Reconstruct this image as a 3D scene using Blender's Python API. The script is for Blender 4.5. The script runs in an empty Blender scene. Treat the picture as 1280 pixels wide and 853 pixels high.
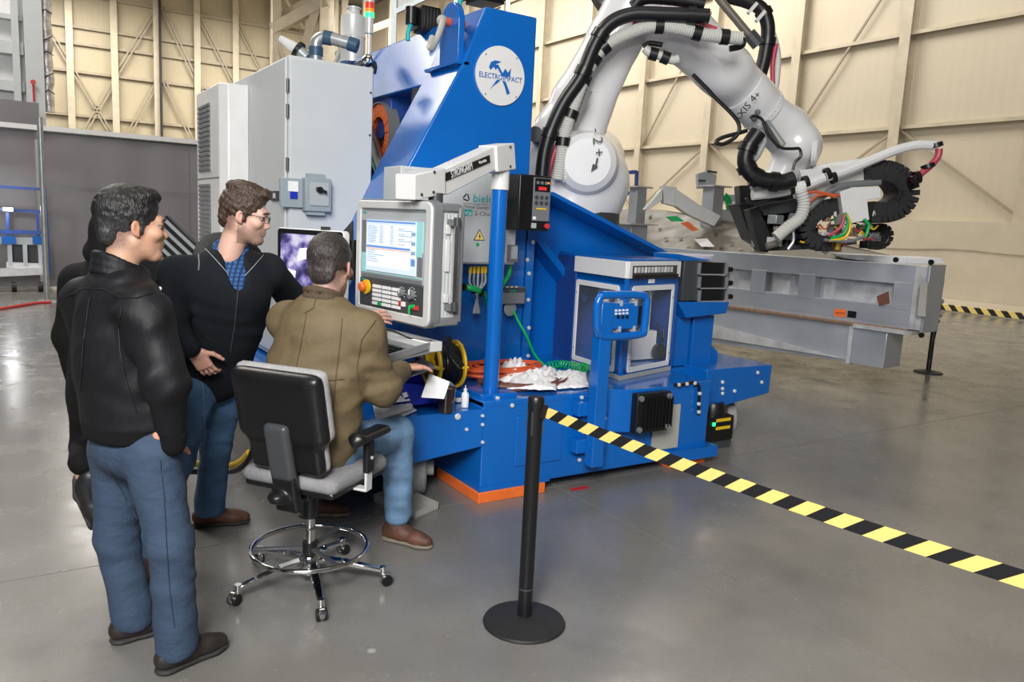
import bpy, math, random
import numpy as np
from mathutils import Vector, Matrix
random.seed(7); rng=np.random.default_rng(7)
sc=bpy.context.scene; COL=sc.collection
# ---------------- camera (world X,Y run along the hall walls) ----------------
F_PX,PITCH,ROLL,YAW=975.85,math.radians(8.62857),math.radians(2.83973),math.radians(57.10235)
H=1.72
fw=np.array([math.cos(YAW)*math.cos(PITCH),math.sin(YAW)*math.cos(PITCH),-math.sin(PITCH)])
rt=np.array([math.sin(YAW),-math.cos(YAW),0.0]); up=np.cross(rt,fw)
c_,s_=math.cos(ROLL),math.sin(ROLL)
RT=c_*rt+s_*up; UP=-s_*rt+c_*up; CAM=np.array([0,0,H]); FH=np.array([math.cos(YAW),math.sin(YAW),0.0])
cd=bpy.data.cameras.new('camera'); cam=bpy.data.objects.new('camera',cd); COL.objects.link(cam)
cd.sensor_width=36; cd.lens=F_PX/1280*36; cd.clip_end=300; cd.clip_start=0.05
m=Matrix.Identity(4)
for i in range(3): m[i][0]=RT[i]; m[i][1]=UP[i]; m[i][2]=-fw[i]; m[i][3]=CAM[i]
cam.matrix_world=m; sc.camera=cam
# ---------------- exposure, world, lamps ----------------
sc.view_settings.view_transform='Standard'; sc.view_settings.look='None'
sc.view_settings.exposure=0.0; sc.view_settings.gamma=1; sc.view_settings.use_curve_mapping=False
w=bpy.data.worlds.new('hall_air'); sc.world=w; w.use_nodes=True
w.node_tree.nodes['Background'].inputs[0].default_value=(0.80,0.88,1.0,1); w.node_tree.nodes['Background'].inputs[1].default_value=0.11
def area(name,loc,target,size,power,color=(1,1,1),sy=None):
    l=bpy.data.lights.new(name,'AREA'); l.energy=power; l.size=size; l.color=color
    if sy: l.shape='RECTANGLE'; l.size_y=sy
    o=bpy.data.objects.new(name,l); COL.objects.link(o); o.location=loc
    o.rotation_euler=(Vector(target)-Vector(loc)).to_track_quat('-Z','Y').to_euler(); return o
area('flash_light',(-0.35,0.25,2.7),(2.6,4.6,0.9),0.5,85,(1.0,0.98,0.96))
area('bounce_light',(-3.2,-3.6,6.0),(3.6,5.6,1.2),4.0,1050,(1.0,0.98,0.96))
area('hall_light_near',(2,3,13),(2,3,0),7,180,(1.0,0.97,0.92))
for i,(x,y) in enumerate([(-3,14),(-4,26),(3,40),(12,50),(3,52),(17.5,11),(17.5,20),(17.5,29),(17.5,38),(17.5,48)]):
    area('hall_light',(x,y,13.5),(x+(5 if x>17 else 2),y+2,0),5,1500 if x<17 else (650 if y<15 else 1150),(1.0,0.95,0.88))
# ---------------- measuring helpers: photo pixel -> point at a known plane or distance ----------------
def ray(x,y): return fw*F_PX+RT*(x-640)-UP*(y-426.5)
def pA(x,y,ax,c):
    d=ray(x,y); return CAM+d*((c-CAM[ax])/d[ax])
def pX(x,y,c): return pA(x,y,0,c)
def pY(x,y,c): return pA(x,y,1,c)
def pZ(x,y,c=0.0): return pA(x,y,2,c)
def pH(x,y,h):
    d=ray(x,y); return CAM+d*(h/(d@FH))
def zat(x,y,P):
    d=ray(x,y); return H+math.hypot(P[0],P[1])/math.hypot(d[0],d[1])*d[2]
# ---------------- materials ----------------
def mat(name,col,rough=.5,metal=0.,noise=0.,scale=20.,bump=0.,bscale=60.,emit=0.,coat=0.,attr=None,trans=0.,wave=None,alpha=1.,rnoise=0.,stretch=None,spec=.5):
    m=bpy.data.materials.new(name); m.use_nodes=True; nt=m.node_tree; N=nt.nodes; L=nt.links
    b=N['Principled BSDF']; b.inputs['Base Color'].default_value=(*col,1); b.inputs['Roughness'].default_value=rough; b.inputs['Metallic'].default_value=metal
    b.inputs['Specular IOR Level'].default_value=spec
    if coat: b.inputs['Coat Weight'].default_value=coat; b.inputs['Coat Roughness'].default_value=.08
    if trans: b.inputs['Transmission Weight'].default_value=trans
    if alpha<1: b.inputs['Alpha'].default_value=alpha
    if emit: b.inputs['Emission Color'].default_value=(*col,1); b.inputs['Emission Strength'].default_value=emit
    tc=N.new('ShaderNodeTexCoord'); src=tc.outputs['Object']
    if stretch:
        mp=N.new('ShaderNodeMapping'); mp.inputs['Scale'].default_value=stretch; L.new(src,mp.inputs['Vector']); src=mp.outputs[0]
    base=None
    if attr:
        a=N.new('ShaderNodeAttribute'); a.attribute_name=attr; base=a.outputs['Color']; L.new(base,b.inputs['Base Color'])
    if noise or rnoise:
        n=N.new('ShaderNodeTexNoise'); n.inputs['Scale'].default_value=scale; n.inputs['Detail'].default_value=6; L.new(src,n.inputs['Vector'])
        if noise:
            mr=N.new('ShaderNodeMapRange'); mr.inputs[1].default_value=.3; mr.inputs[2].default_value=.7
            mr.inputs[3].default_value=1-noise; mr.inputs[4].default_value=1+noise; L.new(n.outputs['Fac'],mr.inputs[0])
            mx=N.new('ShaderNodeVectorMath'); mx.operation='SCALE'
            if base: L.new(base,mx.inputs[0])
            else: mx.inputs[0].default_value=col
            L.new(mr.outputs[0],mx.inputs['Scale']); L.new(mx.outputs[0],b.inputs['Base Color'])
        if rnoise:
            m2=N.new('ShaderNodeMapRange'); m2.inputs[1].default_value=.3; m2.inputs[2].default_value=.7
            m2.inputs[3].default_value=max(0,rough-rnoise); m2.inputs[4].default_value=rough+rnoise; L.new(n.outputs['Fac'],m2.inputs[0]); L.new(m2.outputs[0],b.inputs['Roughness'])
    if bump or wave:
        bp=N.new('ShaderNodeBump'); bp.inputs['Distance'].default_value=.01
        if wave:
            wv=N.new('ShaderNodeTexWave'); wv.inputs['Scale'].default_value=wave[0]; wv.inputs['Distortion'].default_value=wave[2]; wv.bands_direction=wave[1]
            L.new(src,wv.inputs['Vector']); L.new(wv.outputs['Fac'],bp.inputs['Height']); bp.inputs['Strength'].default_value=wave[3]
        else:
            n2=N.new('ShaderNodeTexNoise'); n2.inputs['Scale'].default_value=bscale; n2.inputs['Detail'].default_value=4
            L.new(src,n2.inputs['Vector']); L.new(n2.outputs['Fac'],bp.inputs['Height']); bp.inputs['Strength'].default_value=bump
        L.new(bp.outputs[0],b.inputs['Normal'])
    return m
M=dict(
 blue=mat('blue_paint',(.002,.128,.50),.22,0,.05,3,.02,30,coat=.5),
 navy=mat('navy_coupling',(.03,.085,.15),.45),
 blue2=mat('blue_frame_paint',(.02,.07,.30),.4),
 orange=mat('orange_paint',(.85,.17,.03),.45,0,.08),
 white=mat('white_paint',(.78,.78,.77),.35,0,.03,8,coat=.2),
 robot=mat('robot_white_paint',(.80,.80,.80),.28,0,.03,5,.02,40,coat=.4),
 cab=mat('cabinet_grey_white',(.56,.59,.60),.42,0,.02,5),
 lgrey=mat('light_grey_plastic',(.42,.45,.46),.45),
 boxgrey=mat('switch_box_grey',(.30,.36,.39),.4),
 dgrey=mat('dark_grey_plastic',(.05,.055,.06),.4),
 mgrey=mat('mid_grey_plastic',(.17,.18,.19),.45),
 black=mat('black_plastic',(.008,.008,.009),.35),
 rubber=mat('black_rubber',(.014,.014,.015),.6,0,.15,30,.1,80),
 hose=mat('black_corrugated_hose',(.008,.008,.01),.4),
 whose=mat('off_white_hose',(.62,.62,.58),.45),
 chrome=mat('chrome',(.75,.75,.76),.10,1),
 alu=mat('brushed_aluminium',(.50,.53,.58),.40,.55,.06,2.5,.03,160,rnoise=.08),
 alu2=mat('welded_aluminium',(.66,.67,.68),.42,.45,.14,7,.08,60,rnoise=.1),
 steel=mat('machined_steel_plate',(.17,.155,.125),.45,.15,.10,4,rnoise=.1),
 silver=mat('silver_trim',(.72,.73,.72),.35,.2),
 wall=mat('beige_sheet_metal',(.52,.455,.335),.55,0,.07,.35,stretch=(1,1,.3),wave=(2.6,'X',0,.0)),
 girt=mat('beige_steel',(.50,.44,.33),.5,0,.1,2),
 girtd=mat('brown_beige_steel',(.33,.28,.20),.5,0,.1,2),
 walld=mat('beige_concrete',(.54,.48,.37),.6,0,.05,2),
 curtain=mat('grey_curtain_vinyl',(.215,.205,.215),.55,0,.04,1.5,.05,3),
 yellow=mat('yellow_tape',(.95,.74,.22),.5,0,.05,40),
 tapeb=mat('black_tape',(.012,.012,.015),.5,0,.1,80),
 yplast=mat('yellow_plastic',(.85,.55,.02),.35),
 copper=mat('copper_bar',(.55,.36,.25),.35,.6,.15,20),
 ocable=mat('orange_cable',(.62,.10,.03),.5),
 bcable=mat('brown_cable',(.16,.06,.045),.5),
 green=mat('green_cable',(.0,.42,.10),.4),
 red=mat('red_paint',(.60,.04,.04),.4),
 pink=mat('pink_red_hose',(.50,.06,.10),.4),
 paper=mat('white_paper',(.85,.85,.86),.7,0,.04,30,.15,25),
 bluebin=mat('deep_blue_plastic',(.01,.03,.42),.35),
 cup=mat('dark_brown_cup',(.035,.022,.018),.25,coat=.5),
 coffee=mat('tan_lid',(.35,.25,.17),.4),
 glass=mat('window_pane',(.62,.72,.78),.03,0,alpha=.05,spec=.8),
 wheel=mat('grey_urethane',(.30,.30,.30),.5,0,.1,20),
 tray=mat('beige_metal_tray',(.42,.42,.38),.5),
 galv=mat('galvanised_steel',(.42,.45,.45),.4,.6,.15,10),
 foil=mat('silver_foil_duct',(.62,.60,.58),.35,.5,.25,6,.6,9),
 navyw=mat('faded_stripe_cable',(.5,.5,.52),.5),
 teal=mat('teal_print',(.0,.42,.42),.5), ptext=mat('black_print',(.02,.02,.02),.5), wtext=mat('white_print',(.9,.9,.9),.5),
 btext=mat('blue_print',(.01,.13,.45),.5),
 ledg=mat('green_lamp',(.03,.9,.25),.3,emit=1.6), ledr=mat('red_lamp',(.75,.05,.02),.3,emit=.25), leda=mat('amber_lamp',(.9,.3,.02),.3,emit=.35),
 redled=mat('red_digits',(.8,.03,.03),.3,emit=.8), screen=mat('lit_blue_grey_screen',(.52,.62,.78),.4,emit=.55),
 scrw=mat('lit_window_pane',(.68,.76,.88),.4,emit=.6), scrb=mat('lit_blue_bar',(.10,.22,.55),.4,emit=.5), scro=mat('lit_orange_bar',(.85,.35,.15),.4,emit=.5),
 scrg=mat('lit_dark_text',(.25,.32,.45),.4,emit=.3), cyan=mat('cyan_print',(.35,.72,.72),.45), pgrey=mat('panel_grey',(.22,.24,.25),.5),
)
def rgbmix(nt,f,a,b):
    n=nt.nodes.new('ShaderNodeMix'); n.data_type='RGBA'
    nt.links.new(f,n.inputs[0]) 
    for i,v in ((6,a),(7,b)):
        if isinstance(v,tuple): n.inputs[i].default_value=(*v,1)
        else: nt.links.new(v,n.inputs[i])
    return n.outputs[2]
def math_(nt,op,a,b=None):
    n=nt.nodes.new('ShaderNodeMath'); n.operation=op
    for i,v in enumerate((a,b)):
        if v is None: continue
        if isinstance(v,(int,float)): n.inputs[i].default_value=v
        else: nt.links.new(v,n.inputs[i])
    return n.outputs[0]
# polished concrete: mottled grey, pale drips, scuffs
def concrete():
    m=bpy.data.materials.new('polished_concrete'); m.use_nodes=True; nt=m.node_tree; N=nt.nodes; L=nt.links; b=N['Principled BSDF']
    g=N.new('ShaderNodeNewGeometry'); P=g.outputs['Position']
    def noise(s,d=6,r=.6):
        n=N.new('ShaderNodeTexNoise'); n.inputs['Scale'].default_value=s; n.inputs['Detail'].default_value=d; n.inputs['Roughness'].default_value=r; L.new(P,n.inputs['Vector']); return n.outputs['Fac']
    def mr(f,a,b_,c=0,d=1):
        n=N.new('ShaderNodeMapRange'); n.inputs[1].default_value=a; n.inputs[2].default_value=b_; n.inputs[3].default_value=c; n.inputs[4].default_value=d; L.new(f,n.inputs[0]); return n.outputs[0]
    c=rgbmix(nt,mr(noise(1.1),.3,.7),(.155,.15,.139),(.235,.228,.214))
    c=rgbmix(nt,mr(noise(60,3,.8),.35,.7,0,.45),c,(.15,.146,.135))
    v=N.new('ShaderNodeTexVoronoi'); v.inputs['Scale'].default_value=2.3; v.inputs['Randomness'].default_value=1; L.new(P,v.inputs['Vector'])
    c=rgbmix(nt,mr(v.outputs['Distance'],.05,.035,0,.6),c,(.5,.5,.47))
    v2=N.new('ShaderNodeTexVoronoi'); v2.inputs['Scale'].default_value=7.; L.new(P,v2.inputs['Vector'])
    c=rgbmix(nt,mr(v2.outputs['Distance'],.05,.035,0,.35),c,(.42,.42,.40))
    L.new(c,b.inputs['Base Color'])
    L.new(mr(noise(2.5),.3,.7,.13,.34),b.inputs['Roughness']); b.inputs['Specular IOR Level'].default_value=.5
    bp=N.new('ShaderNodeBump'); bp.inputs['Strength'].default_value=.04; bp.inputs['Distance'].default_value=.01; L.new(noise(14,4),bp.inputs['Height']); L.new(bp.outputs[0],b.inputs['Normal'])
    return m
M['floor']=concrete()
def plaid():
    m=bpy.data.materials.new('blue_plaid_cotton'); m.use_nodes=True; nt=m.node_tree; N=nt.nodes; L=nt.links; b=N['Principled BSDF']; b.inputs['Roughness'].default_value=.8
    tc=N.new('ShaderNodeTexCoord'); sp=N.new('ShaderNodeSeparateXYZ'); L.new(tc.outputs['Object'],sp.inputs[0])
    s1=math_(nt,'SINE',math_(nt,'MULTIPLY',sp.outputs[2],330.)); xy=math_(nt,'SUBTRACT',sp.outputs[0],sp.outputs[1]); s2=math_(nt,'SINE',math_(nt,'MULTIPLY',xy,260.))
    c=rgbmix(nt,math_(nt,'GREATER_THAN',s1,.35),(.012,.055,.19),(.03,.13,.34)); c=rgbmix(nt,math_(nt,'GREATER_THAN',s2,.45),c,(.006,.02,.06)); L.new(c,b.inputs['Base Color']); return m
M['plaid']=plaid()
# ---------------- mesh building ----------------
class MB:
    def __init__(s): s.v=[]; s.f=[]; s.mi=[]; s.T=None; s.cur=0
    def frame(s,o,ex,ey,ez): s.T=(np.array(o,float),np.array(ex,float),np.array(ey,float),np.array(ez,float)); return s
    def pts(s,P):
        P=np.array(P,float)
        if s.T is not None: o,a,b,c=s.T; P=o+P[:,:1]*a+P[:,1:2]*b+P[:,2:3]*c
        i=len(s.v); s.v+=P.tolist(); return i
    def face(s,*idx): s.f.append(tuple(idx)); s.mi.append(s.cur)
    def box(s,a,b):
        a=np.minimum(a,b); b_=np.maximum(a,b) if False else None
        return s
    def bx(s,x0,x1,y0,y1,z0,z1):
        i=s.pts([(x,y,z) for z in(z0,z1) for y in(y0,y1) for x in(x0,x1)])
        for q in((0,2,3,1),(4,5,7,6),(0,1,5,4),(2,6,7,3),(0,4,6,2),(1,3,7,5)): s.face(*[i+k for k in q])
        return s
    def prism(s,poly,vec):
        n=len(poly); P=np.array(poly,float); i=s.pts(P); j=s.pts(P+np.array(vec,float))
        s.face(*range(i,i+n)); s.face(*range(j+n-1,j-1,-1))
        for k in range(n): s.face(i+k,j+k,j+(k+1)%n,i+(k+1)%n)
        return s
    def bar(s,a,b,w,h,upv=(0,0,1)):
        a=np.array(a,float); b=np.array(b,float); d=b-a; L=np.linalg.norm(d); d/=L
        u=np.array(upv,float); sd=np.cross(d,u)
        if np.linalg.norm(sd)<1e-3: sd=np.cross(d,(1,0,0))
        sd/=np.linalg.norm(sd); u=np.cross(sd,d)
        P=[p+sd*sx*w/2+u*sz*h/2 for p in(a,b) for sz in(-1,1) for sx in(-1,1)]
        i=s.pts(P)
        for q in((0,2,3,1),(4,5,7,6),(0,1,5,4),(2,6,7,3),(0,4,6,2),(1,3,7,5)): s.face(*[i+k for k in q])
        return s
    def tube(s,path,r,n=10,sub=0,caps=True,ribs=0,ribd=.12):
        P=np.array(path,float)
        if sub: P=smooth(P,sub)
        R=np.array(r,float) if np.ndim(r) else np.full(len(P),float(r))
        if len(R)!=len(P): R=np.interp(np.linspace(0,1,len(P)),np.linspace(0,1,len(R)),R)
        if ribs:
            seg=np.r_[0,np.cumsum(np.linalg.norm(np.diff(P,axis=0),axis=1))]; K=max(4,int(seg[-1]/ribs)*2)
            t=np.linspace(0,seg[-1],K); P=np.array([np.interp(t,seg,P[:,k]) for k in range(3)]).T; R=np.interp(t,seg,R)*(1+ribd*np.where(np.arange(K)%2,1,-1)/2)
        T=np.gradient(P,axis=0); T/=np.linalg.norm(T,axis=1)[:,None]+1e-12
        u=np.cross(T[0],(0,0,1)); 
        if np.linalg.norm(u)<.1: u=np.cross(T[0],(1,0,0))
        u/=np.linalg.norm(u); a=np.linspace(0,2*math.pi,n,endpoint=False); base=None
        for k in range(len(P)):
            u=u-T[k]*(u@T[k]); u/=np.linalg.norm(u); v=np.cross(T[k],u)
            i=s.pts(P[k]+R[k]*(np.cos(a)[:,None]*u+np.sin(a)[:,None]*v))
            if base is not None:
                for q in range(n): s.face(base+q,base+(q+1)%n,i+(q+1)%n,i+q)
            elif caps: s.face(*[i+n-1-q for q in range(n)])
            base=i
        if caps: s.face(*[base+q for q in range(n)])
        return s
    def cyl(s,a,b,r,r2=None,n=20): return s.tube([a,b],[r,r if r2 is None else r2],n)
    def lathe(s,prof,o,ax=(0,0,1),n=28):
        ax=np.array(ax,float); ax/=np.linalg.norm(ax); u=np.cross(ax,(0,0,1)) 
        if np.linalg.norm(u)<.1: u=np.cross(ax,(1,0,0))
        u/=np.linalg.norm(u); v=np.cross(ax,u); a=np.linspace(0,2*math.pi,n,endpoint=False); base=None
        for r,z in prof:
            i=s.pts(np.array(o,float)+ax*z+max(r,1e-4)*(np.cos(a)[:,None]*u+np.sin(a)[:,None]*v))
            if base is not None:
                for q in range(n): s.face(base+q,base+(q+1)%n,i+(q+1)%n,i+q)
            base=i
        return s
    def ball(s,o,r,n=12,sc=(1,1,1)):
        t=np.linspace(0,math.pi,n//2+1); base=None; a=np.linspace(0,2*math.pi,n,endpoint=False)
        for th in t:
            i=s.pts([np.array(o)+np.array(sc)*r*np.array([max(math.sin(th),1e-3)*math.cos(x),max(math.sin(th),1e-3)*math.sin(x),-math.cos(th)]) for x in a])
            if base is not None:
                for q in range(n): s.face(base+q,base+(q+1)%n,i+(q+1)%n,i+q)
            base=i
        return s
    def build(s,name,m,parent=None,bevel=0,ang=35,attr=None):
        v=np.array(s.v); 
        if parent is not None: off=np.array(parent['_o'])
        else: off=np.array([(v[:,0].min()+v[:,0].max())/2,(v[:,1].min()+v[:,1].max())/2,v[:,2].min()])
        me=bpy.data.meshes.new(name); me.from_pydata((v-off).tolist(),[],s.f)
        ms=m if isinstance(m,(list,tuple)) else [m]
        for q in ms: me.materials.append(M[q] if isinstance(q,str) else q)
        if len(ms)>1: me.polygons.foreach_set('material_index',s.mi)
        me.polygons.foreach_set('use_smooth',[True]*len(s.f)); me.update(); me.set_sharp_from_angle(angle=math.radians(ang))
        o=bpy.data.objects.new(name,me); COL.objects.link(o)
        if parent is not None: o.parent=parent
        else: o.location=off
        o['_o']=off.tolist()
        if bevel:
            b=o.modifiers.new('bevel','BEVEL'); b.width=bevel; b.segments=2; b.limit_method='ANGLE'; b.angle_limit=math.radians(40)
        return o
def smooth(P,k):
    P=np.array(P,float); Q=np.vstack([2*P[0]-P[1],P,2*P[-1]-P[-2]]); out=[]
    for i in range(1,len(Q)-2):
        a,b,c,d=Q[i-1],Q[i],Q[i+1],Q[i+2]
        for j in range(k):
            t=j/k; out.append(.5*((2*b)+(c-a)*t+(2*a-5*b+4*c-d)*t*t+(3*b-a-3*c+d)*t**3))
    out.append(Q[-2]); return np.array(out)
def thing(name,label,cat,loc,group=None):
    o=bpy.data.objects.new(name,None); COL.objects.link(o); o.location=tuple(float(q) for q in loc); o.empty_display_size=.1
    o['_o']=[float(q) for q in loc]; o['label']=label; o['category']=cat
    if group: o['group']=group
    return o
def tag(o,label,cat,group=None):
    o['label']=label; o['category']=cat
    if group: o['group']=group
    return o
def struct(o): o['kind']='structure'; return o
def text(body,o,ex,ey,h,m,parent,name='lettering',extr=.0008,align='CENTER',width=None):
    cu=bpy.data.curves.new('t','FONT'); cu.body=body; cu.size=1; cu.extrude=extr/h; cu.align_x=align; cu.align_y='CENTER'; cu.resolution_u=2
    t=bpy.data.objects.new('t',cu); COL.objects.link(t); dg=bpy.context.evaluated_depsgraph_get(); me=bpy.data.meshes.new_from_object(t.evaluated_get(dg))
    bpy.data.objects.remove(t); n=len(me.vertices); v=np.empty(n*3); me.vertices.foreach_get('co',v); v=v.reshape(-1,3)
    if width: v[:,0]*=width/max(1e-6,(v[:,0].max()-v[:,0].min()))/h
    ex=np.array(ex,float); ey=np.array(ey,float); ex/=np.linalg.norm(ex); ey-=ex*(ex@ey); ey/=np.linalg.norm(ey); ez=np.cross(ex,ey)
    v=(np.array(o)+h*(v[:,:1]*ex+v[:,1:2]*ey+v[:,2:3]*ez)) - np.array(parent['_o']); me.vertices.foreach_set('co',v.ravel()); me.update()
    me.materials.clear(); me.materials.append(M[m]); ob=bpy.data.objects.new(name,me); COL.objects.link(ob); ob.parent=parent; ob['_o']=parent['_o']; return ob
# ---------------- signed distance shapes meshed with surface nets ----------------
def nrm(v): v=np.array(v,float); return v/np.linalg.norm(v)
def RC(a,b,ra,rb=None,flat=None,k=1.,op=0,sk=None): return dict(t='c',a=np.array(a,float),b=np.array(b,float),ra=ra,rb=ra if rb is None else rb,flat=None if flat is None else nrm(flat),k=k,op=op,sk=sk)
def EL(c,r,ax=None,op=0,sk=None): return dict(t='e',c=np.array(c,float),r=np.array(r,float),ax=np.eye(3) if ax is None else np.array(ax,float),op=op,sk=sk)
def BXP(c,r,ax=None,rd=.01,op=0,sk=None): return dict(t='b',c=np.array(c,float),r=np.array(r,float),ax=np.eye(3) if ax is None else np.array(ax,float),rd=rd,op=op,sk=sk)
def ev(p,X):
    if p['t']=='c':
        ba=p['b']-p['a']; q=X-p['a']; h=np.clip((q@ba)/max(ba@ba,1e-9),0,1); q=q-h[...,None]*ba
        if p['flat'] is not None: q=q+(p['k']-1)*(q@p['flat'])[...,None]*p['flat']
        return np.sqrt((q*q).sum(-1))-(p['ra']+(p['rb']-p['ra'])*h)
    q=(X-p['c'])@p['ax'].T
    if p['t']=='e':
        s=q/p['r']; k0=np.sqrt((s*s).sum(-1)); k1=np.sqrt(((s/p['r'])**2).sum(-1)); return k0*(k0-1)/np.maximum(k1,1e-6)
    s=np.abs(q)-p['r']+p['rd']; return np.sqrt((np.maximum(s,0)**2).sum(-1))+np.minimum(s.max(-1),0)-p['rd']
def bb(p):
    if p['t']=='c':
        r=max(p['ra'],p['rb']); return np.minimum(p['a'],p['b'])-r,np.maximum(p['a'],p['b'])+r
    e=np.abs(p['ax'].T)@p['r']; return p['c']-e,p['c']+e
def nets(prims,h,k,disp=None):
    B=[bb(p) for p in prims if p['op']==0]; lo=np.min([b[0] for b in B],0)-3*h-k*.5; hi=np.max([b[1] for b in B],0)+3*h+k*.5
    n=np.ceil((hi-lo)/h).astype(int)+1; ax=[lo[i]+h*np.arange(n[i]) for i in range(3)]
    D=np.full(n,10.,np.float64)
    for p in prims:
        a,b=bb(p); kk=p['sk'] if p['sk'] is not None else k; mg=kk+3*h
        s=[slice(max(0,int((a[i]-mg-lo[i])/h)),min(n[i],int((b[i]+mg-lo[i])/h)+2)) for i in range(3)]
        X=np.stack(np.meshgrid(ax[0][s[0]],ax[1][s[1]],ax[2][s[2]],indexing='ij'),-1)
        if X.size==0: continue
        v=ev(p,X); d=D[tuple(s)]
        if p['op']==0:
            hh=np.clip(.5+.5*(v-d)/kk,0,1) if kk>0 else (v>d)*1.
            r=v*(1-hh)+d*hh-(kk*hh*(1-hh))
            D[tuple(s)]=np.where(d>5,v,r)
        else:
            hh=np.clip(.5-.5*(-v-d)/kk*-1*-1,0,1); 
            hh=np.clip(.5-.5*(d+v)/kk,0,1); D[tuple(s)]=d*(1-hh)+(-v)*hh+kk*hh*(1-hh)
    if disp is not None:
        near=np.abs(D)<max(.06,5*h); I=np.argwhere(near); P=lo+h*I; D[near]+=disp(P)
    S=D<0; c=np.zeros(n-1,np.int32)
    for dx in(0,1):
        for dy in(0,1):
            for dz in(0,1): c+=S[dx:n[0]-1+dx,dy:n[1]-1+dy,dz:n[2]-1+dz]
    act=(c>0)&(c<8); I=np.argwhere(act); idx=np.full(act.shape,-1,np.int64); idx[act]=np.arange(len(I))
    acc=np.zeros((len(I),3)); cnt=np.zeros(len(I))
    for axis in range(3):
        o=[a for a in range(3) if a!=axis]
        for u in(0,1):
            for v in(0,1):
                J=I.copy(); J[:,o[0]]+=u; J[:,o[1]]+=v; K=J.copy(); K[:,axis]+=1
                d0=D[tuple(J.T)]; d1=D[tuple(K.T)]; mk=(d0<0)!=(d1<0); t=np.zeros(len(I)); t[mk]=d0[mk]/(d0[mk]-d1[mk])
                q=J.astype(float); q[:,axis]+=t; acc[mk]+=q[mk]; cnt[mk]+=1
    V=lo+h*acc/np.maximum(cnt,1)[:,None]; F=[]
    for axis in range(3):
        o=[a for a in range(3) if a!=axis]
        s0=[slice(1,n[i]-1) for i in range(3)]; s1=list(s0); s0[axis]=slice(0,n[axis]-1); s1[axis]=slice(1,n[axis])
        A=S[tuple(s0)]; Bq=S[tuple(s1)]; E=np.argwhere(A!=Bq); 
        if len(E)==0: continue
        inside=A[tuple(E.T)]; 
        for i in range(3):
            if i!=axis: E[:,i]+=1
        def gi(u,v):
            J=E.copy(); J[:,o[0]]-=u; J[:,o[1]]-=v; return idx[tuple(J.T)]
        q=np.stack([gi(1,1),gi(0,1),gi(0,0),gi(1,0)],1)
        fl=inside if axis!=1 else ~inside
        q[~fl]=q[~fl][:,::-1]; F.append(q)
    F=np.vstack(F); F=F[(F>=0).all(1)]; return V,F
def nobj(name,V,F,m,parent=None,color=None,smoothit=0):
    off=np.array(parent['_o']) if parent is not None else np.array([V[:,0].mean(),V[:,1].mean(),V[:,2].min()])
    me=bpy.data.meshes.new(name); me.vertices.add(len(V)); me.vertices.foreach_set('co',(V-off).ravel())
    me.loops.add(F.size); me.loops.foreach_set('vertex_index',F.ravel().astype(np.int32)); me.polygons.add(len(F))
    me.polygons.foreach_set('loop_start',np.arange(0,F.size,4,dtype=np.int32)); me.polygons.foreach_set('loop_total',np.full(len(F),4,np.int32))
    me.polygons.foreach_set('use_smooth',[True]*len(F)); me.update(calc_edges=True); me.validate()
    if color is not None:
        a=me.color_attributes.new('col','FLOAT_COLOR','POINT'); a.data.foreach_set('color',np.c_[color,np.ones(len(color))].ravel().astype(np.float32))
    me.materials.append(M[m] if isinstance(m,str) else m); o=bpy.data.objects.new(name,me); COL.objects.link(o)
    if parent is not None: o.parent=parent
    else: o.location=off
    o['_o']=off.tolist()
    if smoothit: md=o.modifiers.new('smooth','SMOOTH'); md.iterations=smoothit; md.factor=.5
    return o
def sdf(name,prims,h,k,m,parent=None,disp=None,color=None,smoothit=1):
    V,F=nets(prims,h,k,disp); return nobj(name,V,F,m,parent,None if color is None else color(V),smoothit)
# ================= SETTING =================
def wallmat(name,col,direc,s=1.05):
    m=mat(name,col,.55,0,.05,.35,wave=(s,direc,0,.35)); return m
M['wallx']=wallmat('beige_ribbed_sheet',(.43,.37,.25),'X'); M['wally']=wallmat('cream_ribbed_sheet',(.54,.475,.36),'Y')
# floor: concrete slabs with recessed joints
M['joint']=mat('joint_filler',(.33,.32,.30),.6)
fl=struct(MB().bx(-30,40,-20,70,-.30,-.003).build('floor','joint'))
xs=[-15+6*i for i in range(9)]; ys=[-6.6+5.3*i for i in range(14)]; gq=.0035
for x0,x1 in zip(xs[:-1],xs[1:]):
    for y0,y1 in zip(ys[:-1],ys[1:]):
        MB().bx(x0+gq,x1-gq,y0+gq,y1-gq,-.0029,0).build('slab','floor',fl)
for (a,b) in ((718,611),(1163,420)):
    pass
q=pZ(724,611); MB().bx(q[0]-.07,q[0]+.07,q[1]-.025,q[1]+.025,.0002,.0012).build('floor_tape','red',fl)
XW,YW=23.0,58.0
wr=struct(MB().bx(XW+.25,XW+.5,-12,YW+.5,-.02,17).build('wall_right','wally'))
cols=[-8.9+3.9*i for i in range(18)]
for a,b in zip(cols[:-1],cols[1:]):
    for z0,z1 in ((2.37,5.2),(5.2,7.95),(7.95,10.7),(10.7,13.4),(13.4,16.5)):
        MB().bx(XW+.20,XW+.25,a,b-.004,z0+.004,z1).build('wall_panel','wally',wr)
for y in cols:
    mb=MB(); mb.bx(XW-.16,XW-.13,y-.17,y+.17,2.37,16.5); mb.bx(XW-.13,XW+.2,y-.02,y+.02,2.37,16.5); mb.bx(XW+.17,XW+.2,y-.17,y+.17,2.37,16.5)
    mb.build('column','girt',wr)
for z in (5.2,7.95,10.7,13.4):
    for a,b in zip(cols[:-1],cols[1:]):
        mb=MB(); mb.bx(XW+.02,XW+.2,a+.03,b-.03,z-.02,z+.02); mb.bx(XW+.0,XW+.03,a+.03,b-.03,z-.09,z+.02); mb.build('girt','girt',wr)
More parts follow.
